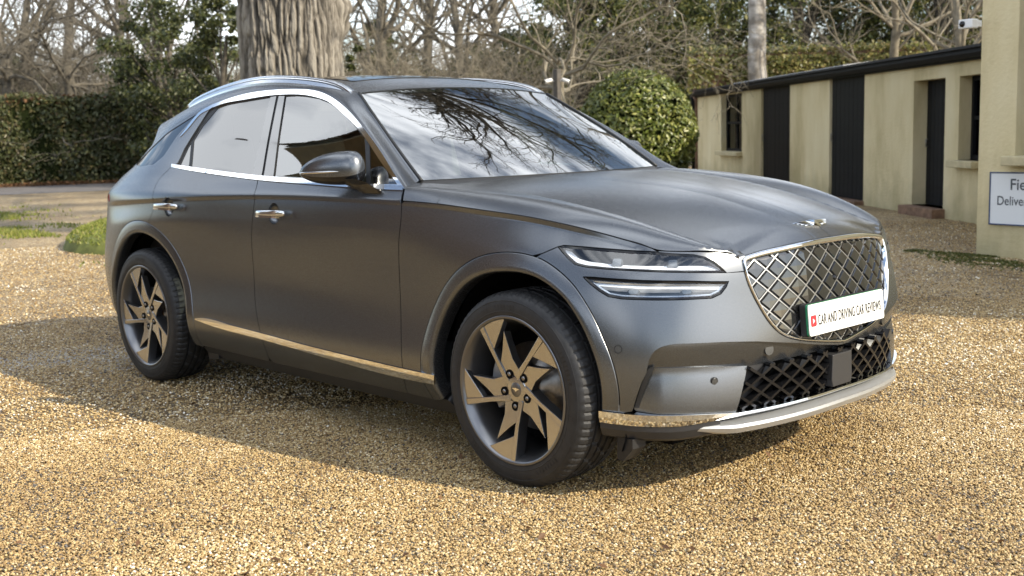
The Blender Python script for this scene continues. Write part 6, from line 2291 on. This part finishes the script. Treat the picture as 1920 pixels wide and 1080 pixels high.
def render_material(name, c0, c1, c2):
    m = bpy.data.materials.new(name)
    t, p_ = nodes_of(m)
    tc = t.nodes.new('ShaderNodeTexCoord')
    n1_ = t.nodes.new('ShaderNodeTexNoise'); n1_.inputs['Scale'].default_value = 1.3; n1_.inputs['Detail'].default_value = 9; n1_.inputs['Roughness'].default_value = .62
    mp_ = t.nodes.new('ShaderNodeMapping'); mp_.inputs['Scale'].default_value = (1, 1, .32)
    t.links.new(tc.outputs['Object'], mp_.inputs['Vector']); t.links.new(mp_.outputs['Vector'], n1_.inputs['Vector'])
    r_ = ramp(t, [(.30, c0), (.5, c1), (.72, c2)]); t.links.new(n1_.outputs['Fac'], r_.inputs['Fac'])
    # splash dirt low down
    sp_ = t.nodes.new('ShaderNodeSeparateXYZ'); t.links.new(tc.outputs['Object'], sp_.inputs['Vector'])
    n2_ = t.nodes.new('ShaderNodeTexNoise'); n2_.inputs['Scale'].default_value = 3; n2_.inputs['Detail'].default_value = 6
    t.links.new(tc.outputs['Object'], n2_.inputs['Vector'])
    md_ = t.nodes.new('ShaderNodeMath'); md_.operation = 'MULTIPLY_ADD'; md_.inputs[1].default_value = .9
    t.links.new(n2_.outputs['Fac'], md_.inputs[0]); t.links.new(sp_.outputs['Z'], md_.inputs[2])
    mr_ = t.nodes.new('ShaderNodeMapRange'); mr_.inputs['From Min'].default_value = .35; mr_.inputs['From Max'].default_value = .95
    mr_.inputs['To Min'].default_value = .55; mr_.inputs['To Max'].default_value = 0
    t.links.new(md_.outputs['Value'], mr_.inputs['Value'])
    mx_ = t.nodes.new('ShaderNodeMixRGB'); mx_.inputs[2].default_value = (.20, .185, .10, 1)
    t.links.new(mr_.outputs['Result'], mx_.inputs[0]); t.links.new(r_.outputs['Color'], mx_.inputs[1]); t.links.new(mx_.outputs['Color'], p_.inputs['Base Color'])
    p_.inputs['Roughness'].default_value = .9
    b_ = t.nodes.new('ShaderNodeBump'); b_.inputs['Strength'].default_value = .35; b_.inputs['Distance'].default_value = .02
    n3_ = t.nodes.new('ShaderNodeTexNoise'); n3_.inputs['Scale'].default_value = 26; n3_.inputs['Detail'].default_value = 6
    t.links.new(tc.outputs['Object'], n3_.inputs['Vector']); t.links.new(n3_.outputs['Fac'], b_.inputs['Height']); t.links.new(b_.outputs['Normal'], p_.inputs['Normal'])
    return m


M['cream'] = render_material('cream_render', (.46, .38, .20), (.66, .565, .345), (.74, .66, .45))
M['joinery'] = simple('black_paint', (.008, .009, .011), rough=.55, noise=.3, nscale=10, spec=.15)
M['sill_stone'] = simple('painted_sill', (.52, .45, .28), rough=.8, noise=.2, nscale=8)
M['brick'] = simple('old_brick', (.19, .115, .075), rough=.9, noise=.45, nscale=9, bump=.5, bscale=30)
M['roof_felt'] = simple('dark_roof', (.022, .022, .024), rough=.7, noise=.3, nscale=4)
M['roof_sheen'] = simple('pale_roof_sheen', (.55, .56, .58), rough=.5, noise=.25, nscale=3)
M['pane'] = glass_mat('old_pane', (.25, .28, .28), ior=1.55)
M['room'] = simple('dark_room', (.03, .03, .03), rough=.9)

W0 = pd(1310, 30.0); W1 = pd(1828, 14.55)
wd = (W1 - W0); WL = float(np.linalg.norm(wd)); wd /= WL
wn = np.array([wd[1], -wd[0], 0.0])
if np.dot(wn, CAM_P - W0) < 0: wn = -wn
W_ANG = math.atan2(wd[1], wd[0])


def wp(u, v):
    """pixel -> (distance along the outbuilding wall, height)"""
    dr = pix_ray(u, v)
    t_ = np.dot(W0 - CAM_P, wn) / np.dot(dr, wn)
    q = CAM_P + dr * t_
    return float(np.dot(q - W0, wd)), float(q[2])


barn = thing('outbuilding', 'long low cream rendered outbuilding with black doors and a dark eaves gutter', 'building', tuple(W0), W_ANG)
# local frame: x along the wall, y = back from the face or front depending on wn, z up
side = 1.0 if np.dot(np.array([-wd[1], wd[0], 0]), wn) > 0 else -1.0     # +y (local) * side points to the camera
EAVE = wp(1570, 139)[1]
E_L = wp(1312, 178)[1]; E_R = wp(1826, 104)[1]
ez = lambda x: E_L + (E_R - E_L) * x / WL
XR = WL + 2.2
ops = []
def opening(u0, u1, v0, v1, um=None):
    xa, xb = wp(u0, 250)[0], wp(u1, 250)[0]
    um = um or (u0 + u1) / 2
    return [xa, xb, wp(um, v1)[1], wp(um, v0)[1]]


win1 = opening(1352, 1391, 176, 284)
dr1 = opening(1427, 1481, 150, 340); dr1[2] = 0.02; dr1[3] = ez(dr1[0]) - .03
dr2 = opening(1555, 1620, 130, 380); dr2[2] = 0.06; dr2[3] = ez(dr2[0]) - .03
dr3 = opening(1712, 1771, 149, 395); dr3[2] = .12
win2 = opening(1797, 1838, 141, 301, 1815)
ops = [win1, dr1, dr2, dr3, win2]


def wall_with_openings(name, x0, x1, ztop, ops_, y0, y1, mat, parent):
    """front wall as blocks round the openings, joined into one skin"""
    mb = MB()
    xs = sorted({x0, x1, *[o_[0] for o_ in ops_], *[o_[1] for o_ in ops_]})
    for a_, b_ in zip(xs[:-1], xs[1:]):
        m_ = (a_ + b_) / 2
        hit = [o_ for o_ in ops_ if o_[0] <= m_ <= o_[1]]
        za, zb_ = ztop(a_), ztop(b_)
        def blk(z0, z1a, z1b):
            mb.add([(a_, y0, z0), (b_, y0, z0), (b_, y0, z1b), (a_, y0, z1a), (a_, y1, z0), (b_, y1, z0), (b_, y1, z1b), (a_, y1, z1a)],
                   [(0, 1, 2, 3), (7, 6, 5, 4), (0, 4, 5, 1), (3, 2, 6, 7), (0, 3, 7, 4), (1, 5, 6, 2)])
        if not hit: blk(-.1, za, zb_)
        else:
            o_ = hit[0]
            if o_[2] > .05: blk(-.1, o_[2], o_[2])
            if o_[3] < min(za, zb_) - .02: blk(o_[3], za, zb_)
    me = mb.mesh(name)
    bm = bmesh.new(); bm.from_mesh(me)
    bmesh.ops.remove_doubles(bm, verts=bm.verts, dist=.0005)
    # drop the inner faces where blocks touch
    kill = [f_ for f_ in bm.faces if all(len(e.link_faces) > 2 for e in f_.edges)]
    bmesh.ops.delete(bm, geom=kill, context='FACES_ONLY')
    bm.to_mesh(me); bm.free()
    return link(name, me, mat, parent)


YF, YB = 0.0, -.32 * side
wall_with_openings('wall', 0.0, XR, ez, ops, YF, YB, M['cream'], barn)
mb = MB()
mb.box((XR / 2, -1.9 * side, 1.0), (XR - .02, .1, 2.2)); mb.build('back_room', M['room'], barn)


def plank_door(o_, parent, rec, n=7):
    x0, x1, z0, z1 = o_
    y = YF - rec * side
    mb = MB(); mb.box(((x0 + x1) / 2, y - .03 * side, (z0 + z1) / 2), (x1 - x0, .03, z1 - z0))
    d_ = mb.build('door', M['joinery'], parent)
    w = (x1 - x0 - .012) / n
    pm = MB(); pm.box((0, 0, 0), (w - .009, .022, z1 - z0 - .01)); pmm = pm.mesh('plank')
    for k in range(n):
        o = link('plank', pmm, M['joinery'], d_)
        o.location = (x0 + .006 + w * (k + .5), y - (.004 + RNG.uniform(0, .003)) * side, (z0 + z1) / 2)
    hb = MB(); hb.tube([(x0 + .09, y + .02 * side, z0 + (z1 - z0) * .47), (x0 + .09, y + .05 * side, z0 + (z1 - z0) * .47), (x0 + .09, y + .05 * side, z0 + (z1 - z0) * .53), (x0 + .09, y + .02 * side, z0 + (z1 - z0) * .53)], .009, 6)
    hb.build('door_handle', M['steel'], d_)
    return d_


plank_door(dr1, barn, .05); plank_door(dr2, barn, .05, 8); plank_door(dr3, barn, .20, 8)
mb = MB(); mb.box(((dr3[0] + dr3[1]) / 2, -.02 * side, .055), (dr3[1] - dr3[0] + .12, .40, .13)); mb.build('doorstep', M['brick'], barn, bevel=.01)
mb = MB(); mb.box(((dr2[0] + dr2[1]) / 2, .0, .025), (dr2[1] - dr2[0] + .05, .30, .07)); mb.build('doorstep', M['brick'], barn, bevel=.01)


def sash(o_, parent, rec, cols=2, frame_w=.06):
    x0, x1, z0, z1 = o_
    y = YF - rec * side
    mb = MB()
    fw_ = frame_w
    for (a_, b_, c_, d_) in ((x0, x0 + fw_, z0, z1), (x1 - fw_, x1, z0, z1), (x0 + fw_, x1 - fw_, z1 - fw_, z1), (x0 + fw_, x1 - fw_, z0, z0 + fw_)):
        mb.box(((a_ + b_) / 2, y, (c_ + d_) / 2), (b_ - a_, .07, d_ - c_))
    w_ = mb.build('window', M['joinery'], parent)
    zm = (z0 + z1) / 2
    xi0, xi1 = x0 + fw_, x1 - fw_
    mb = MB(); mb.box(((xi0 + xi1) / 2, y + .004 * side, zm), (xi1 - xi0, .05, .05)); mb.build('meeting_rail', M['joinery'], w_)
    for k in range(1, cols):
        xx = xi0 + (xi1 - xi0) * k / cols
        for (c_, d_) in ((z0 + fw_, zm - .025), (zm + .025, z1 - fw_)):
            mb = MB(); mb.box((xx, y + .002 * side, (c_ + d_) / 2), (.024, .04, d_ - c_)); mb.build('glazing_bar', M['joinery'], w_)
    for k in range(cols):
        a_, b_ = xi0 + (xi1 - xi0) * k / cols, xi0 + (xi1 - xi0) * (k + 1) / cols
        for (c_, d_) in ((z0 + fw_, zm - .025), (zm + .025, z1 - fw_)):
            mb = MB(); mb.box(((a_ + b_) / 2, y - .008 * side, (c_ + d_) / 2), (b_ - a_, .004, d_ - c_)); mb.build('pane', M['pane'], w_)
    mb = MB(); mb.box(((x0 + x1) / 2, -.10 * side + .06 * side, z0 - .045), (x1 - x0 + .12, .36, .09)); mb.build('sill', M['sill_stone'], w_, bevel=.01)


sash(win1, barn, .16); sash(win2, barn, .20, 3)
# eaves: fascia, gutter, thin roof sheet running up to the back wall
def along(name, sec, mat, x0=-.12, x1=XR, n=24):
    xs = np.linspace(x0, x1, n)
    v = []; k = len(sec)
    for x in xs:
        for (dy, dz) in sec: v.append((x, dy * side, ez(x) + dz))
    f = [(i * k + j, i * k + (j + 1) % k, (i + 1) * k + (j + 1) % k, (i + 1) * k + j) for i in range(n - 1) for j in range(k)] + [tuple(range(k)), tuple(range((n - 1) * k, n * k))]
    mb = MB(); mb.add(v, f)
    return mb.build(name, mat, barn)


along('fascia', [(.03, -.06), (.06, -.06), (.06, .09), (.03, .09)], M['joinery'])
along('gutter', [(.062, .02), (.09, -.03), (.13, -.03), (.16, .02), (.16, .05), (.14, .05), (.13, .0), (.09, .0), (.075, .05), (.062, .05)], M['joinery'])
along('roof', [(.10, .092), (.10, .125), (-3.2, .50), (-3.2, .46)], M['roof_felt'])
xl = wp(1480, 160)[0]
along('roof_sheen_strip', [(-.9, .255), (-.9, .275), (-2.9, .50), (-2.9, .48)], M['roof_sheen'], .1, xl * 1.05, 6)  # pale strip, the roof's reflection put into its colour
# brick pier and pipe at the far end
mb = MB(); mb.box((-.16, -.2 * side, 1.05), (.30, .5, 2.1)); mb.build('end_pier', M['brick'], barn)
mb = MB(); mb.tube([(-.10, .10 * side, 0), (-.10, .10 * side, 1.95), (-.10, .16 * side, 2.1)], .04, 10); mb.build('downpipe', M['joinery'], barn)

# ivy topped garden wall behind
gwp = pd(1303, 33.5)
gw = thing('garden_wall', 'old brick garden wall topped with ivy behind the outbuilding', 'wall', tuple(gwp), math.atan2(CR[1], CR[0]))
gz = 1.296 + (238 - 116) / CAM_F * 33.5
mb = MB(); mb.box((3.4, 0, gz / 2), (6.8, .34, gz)); mb.build('brickwork', M['brick'], gw)
bm_ = MB(); bm_.box((0, 0, 0), (.215, .40, .10)); bmm = bm_.mesh('coping_brick')
for k in range(31):
    o = link('coping_brick', bmm, M['brick'], gw); o.location = (-.1 + .225 * k, 0, gz + .052 + RNG.normal(0, .006)); o.rotation_euler = (RNG.normal(0, .02), 0, RNG.normal(0, .03))
n = 9000
xx = RNG.uniform(-.2, 6.8, n); zz = gz + .03 - np.abs(RNG.beta(1.2, 2.2, n)) * .95
dens = vnoise2(xx * 1.3 + 20, zz * 2 + 20, 77, 256)
kp = dens + RNG.uniform(-.2, .2, n) > .30
Pv = np.c_[xx, -(.20 + np.abs(RNG.normal(0, .10, n))), zz][kp]
nt_ = 2600
Pt2 = np.c_[RNG.uniform(-.2, 6.8, nt_), RNG.normal(-.05, .16, nt_), gz + .10 + np.abs(RNG.normal(0, .10, nt_)) + .06 * np.sin(np.linspace(0, 40, nt_))]
link('ivy', leaf_mesh('ivy', np.r_[Pv, Pt2], np.r_[np.repeat([[0, -1.0, .4]], len(Pv), 0), np.repeat([[0, -.3, 1.0]], nt_, 0)], .11, jitter=.6, long=1.3), M['ivy'], gw)

# ------------------------------------------------------------------ taller building with the delivery sign
B0 = np.array([*gpt(1830, 478), 0.0])
bdv = np.array([.985, -.17, 0]); bdv /= np.linalg.norm(bdv)
bn = np.array([bdv[1], -bdv[0], 0])
if np.dot(bn, CAM_P - B0) < 0: bn = -bn
B_ANG = math.atan2(bdv[1], bdv[0])
bside = 1.0 if np.dot(np.array([-bdv[1], bdv[0], 0]), bn) > 0 else -1.0


def bp(u, v):
    dr = pix_ray(u, v)
    t_ = np.dot(B0 - CAM_P, bn) / np.dot(dr, bn)
    q = CAM_P + dr * t_
    return float(np.dot(q - B0, bdv)), float(q[2])


office = thing('office_building', 'tall cream rendered building at the end of the outbuilding with a delivery sign', 'building', tuple(B0), B_ANG)
ox = bp(1906, 200)[0]; osz = bp(1906, 292)[1]
HB = 5.2
_side = side; side = bside
opw = [ox, ox + 1.15, osz, osz + 1.75]
wall_with_openings('wall', 0.0, 8.5, lambda x: HB, [opw], 0.0, -.36 * bside, M['cream'], office)
mb = MB(); mb.box((.17, -3.2 * bside, HB / 2), (.34, 5.7, HB - .006)); mb.build('gable_wall', M['cream'], office)
mb = MB(); mb.box((4.6, -1.4 * bside, HB / 2), (7.6, .1, HB - .1)); mb.build('back_room', M['room'], office)
mb = MB(); mb.prism([(.5 * bside, HB), (.5 * bside, HB + .08), (-3 * bside, HB + 2.0), (-6.4 * bside, HB + .08), (-6.4 * bside, HB)], 0, -.35, 8.9); mb.build('roof', M['roof_felt'], office)
sash(opw, office, .24, 2, .08)
side = _side
# sign board
s0 = bp(1858.5, 322); s1 = bp(1858.5, 420.5)
SW_, SH = 1.02, s0[1] - s1[1]
sign = thing('delivery_sign', 'white sign board with a dark blue border on the cream wall', 'sign', tuple(B0 + bdv * s0[0] + bn * .012 + np.array([0, 0, s1[1]])), B_ANG)
M['sign_white'] = simple('sign_white', (.74, .76, .78), rough=.4)
M['sign_blue'] = simple('sign_blue', (.03, .06, .14), rough=.4)
M['sign_text'] = simple('sign_text', (.05, .06, .075), rough=.5)
mb = MB(); mb.box((SW_ / 2, 0, SH / 2), (SW_, .012, SH)); mb.build('board', M['sign_white'], sign)
yb = bside * .0085
for (cx_, cz_, w_, h_) in ((SW_ / 2, .006, SW_, .012), (SW_ / 2, SH - .006, SW_, .012), (.006, SH / 2, .012, SH - .024), (SW_ - .006, SH / 2, .012, SH - .024)):
    mb = MB(); mb.box((cx_, yb, cz_), (w_, .005, h_)); mb.build('border', M['sign_blue'], sign)
fx_, fz_ = bp(1897, 356); dx_, dz_ = bp(1872, 384)
tl_h = bp(1900, 335)[1] - bp(1900, 356)[1]; dl_h = bp(1880, 367)[1] - bp(1880, 384)[1]
rz_t = 0 if bside < 0 else math.pi
text_mesh('Fie', 'lettering', bp(1926, 350)[0] - fx_, tl_h, M['sign_text'], sign, (fx_ - s0[0], bside * .0075, fz_ - s1[1]), (R(90), 0, rz_t), bold=.01)
text_mesh('Deliver', 'lettering', bp(1929, 380)[0] - dx_, dl_h, M['sign_text'], sign, (dx_ - s0[0], bside * .0075, dz_ - s1[1]), (R(90), 0, rz_t), bold=.008)
# wall camera
c0 = bp(1833, 45)
wc = thing('wall_camera', 'white box security camera high on the corner of the cream building', 'camera', tuple(B0 + bdv * (c0[0]) + bn * .08 + np.array([0, 0, c0[1]])), B_ANG)
mb = MB(); mb.box((-.03, bside * .02, 0), (.15, .10, .085)); mb.build('housing', M['cam_white'], wc, bevel=.01)
mb = MB(); mb.box((.02, bside * -.05, .0), (.05, .06, .06)); mb.build('bracket', M['cam_white'], wc, bevel=.005)
mb = MB(); mb.lathe([(.0001, bside * .012), (.026, bside * .010), (.03, 0)], 16, 'y', c=(-.06, bside * .07, 0)); mb.build('camera_lens', M['black_gloss'], wc)
# moss along the foot of the office wall
M['moss'] = simple('moss', (.075, .085, .018), rough=1.0, noise=.5, nscale=12, bump=.8, bscale=60)
n = 16000
xx = RNG.uniform(-.7, 3.0, n); yy = np.abs(RNG.normal(0, .30, n)) * np.clip((xx + .9) / 1.2, .3, 1) + .01
kp = vnoise2(xx * 2.2 + 9, yy * 6 + 9, 5, 128) + RNG.uniform(-.2, .2, n) > .40
Pm = (B0 + xx[:, None] * bdv + bn * yy[:, None])[kp]; Pm[:, 2] = .0
tag(link('moss', blades('moss', Pm, .016, 'grass', .9), leaf_material('moss_tuft', [(.04, .05, .012), (.09, .10, .02), (.15, .15, .035)])), 'moss growing along the foot of the cream office wall', 'moss', kind='stuff')

# ------------------------------------------------------------------ cottage and hedge that only show as reflections in the car
cot = thing('cottage', 'two storey cottage with broad tiled eaves mirrored in the side windows', 'building', (-7.1, -6.7, 0))
M['tile'] = simple('clay_tile', (.13, .085, .06), rough=.85, noise=.5, nscale=6, bump=.6, bscale=16)
M['cottage_wall'] = simple('dark_brick', (.085, .055, .04), rough=.9, noise=.5, nscale=5)
M['soffit'] = simple('soffit_boards', (.42, .36, .27), rough=.8, noise=.3, nscale=5)
mb = MB(); mb.box((0, 0, 2.7), (4.4, 4.4, 5.4)); mb.build('wall', M['cottage_wall'], cot)
mb = MB(); mb.prism([(-2.85, 5.30), (-2.85, 5.36), (0, 7.6), (2.85, 5.36), (2.85, 5.30), (0, 7.45)], 0, -2.5, 2.5); mb.build('roof', M['tile'], cot)
mb = MB(); mb.box((0, 2.53, 5.26), (4.9, .62, .04)); mb.build('soffit', M['soffit'], cot)
tm = MB(); tm.box((0, 0, 0), (.19, .34, .03), Matrix.Rotation(R(-38), 3, 'X')); tmm = tm.mesh('eaves_tile')
for k in range(25):
    o = link('eaves_tile', tmm, M['tile'], cot); o.location = (-2.45 + .204 * k, 2.80, 5.42 + RNG.normal(0, .012)); o.rotation_euler = (0, 0, RNG.normal(0, .04))
for k in range(2):
    mb = MB(); mb.box((-1.1 + 2.2 * k, 2.21, 3.9), (.9, .06, 1.2)); mb.build('window', M['black_gloss'], cot)
bh0 = np.array([-26.0, -15.0, 0]); bd_ = np.array([1.0, -.05, 0]); bd_ /= np.linalg.norm(bd_)
bh = thing('boundary_hedge', 'tall boundary hedge across the drive, mirrored in the doors of the car', 'hedge', tuple(bh0))
build_hedge(bh, 44, 3.4, 1.4, bd_, np.array([.05, 1, 0]), 9000, 'hedge', .28)

# few dark leaves lying about on the gravel
lm2 = leaf_mesh('litter', np.array([at(u, v, 2, .012) for u, v in zip(RNG.uniform(0, 1900, 90), 1080 - 560 * RNG.beta(1, 1.6, 90))]), np.repeat([[0, 0, 1.0]], 90, 0), .035, jitter=.35)
tag(link('leaf_litter', lm2, M['dead_leaf']), 'dark fallen leaves scattered on the gravel around the car', 'leaves', kind='stuff')
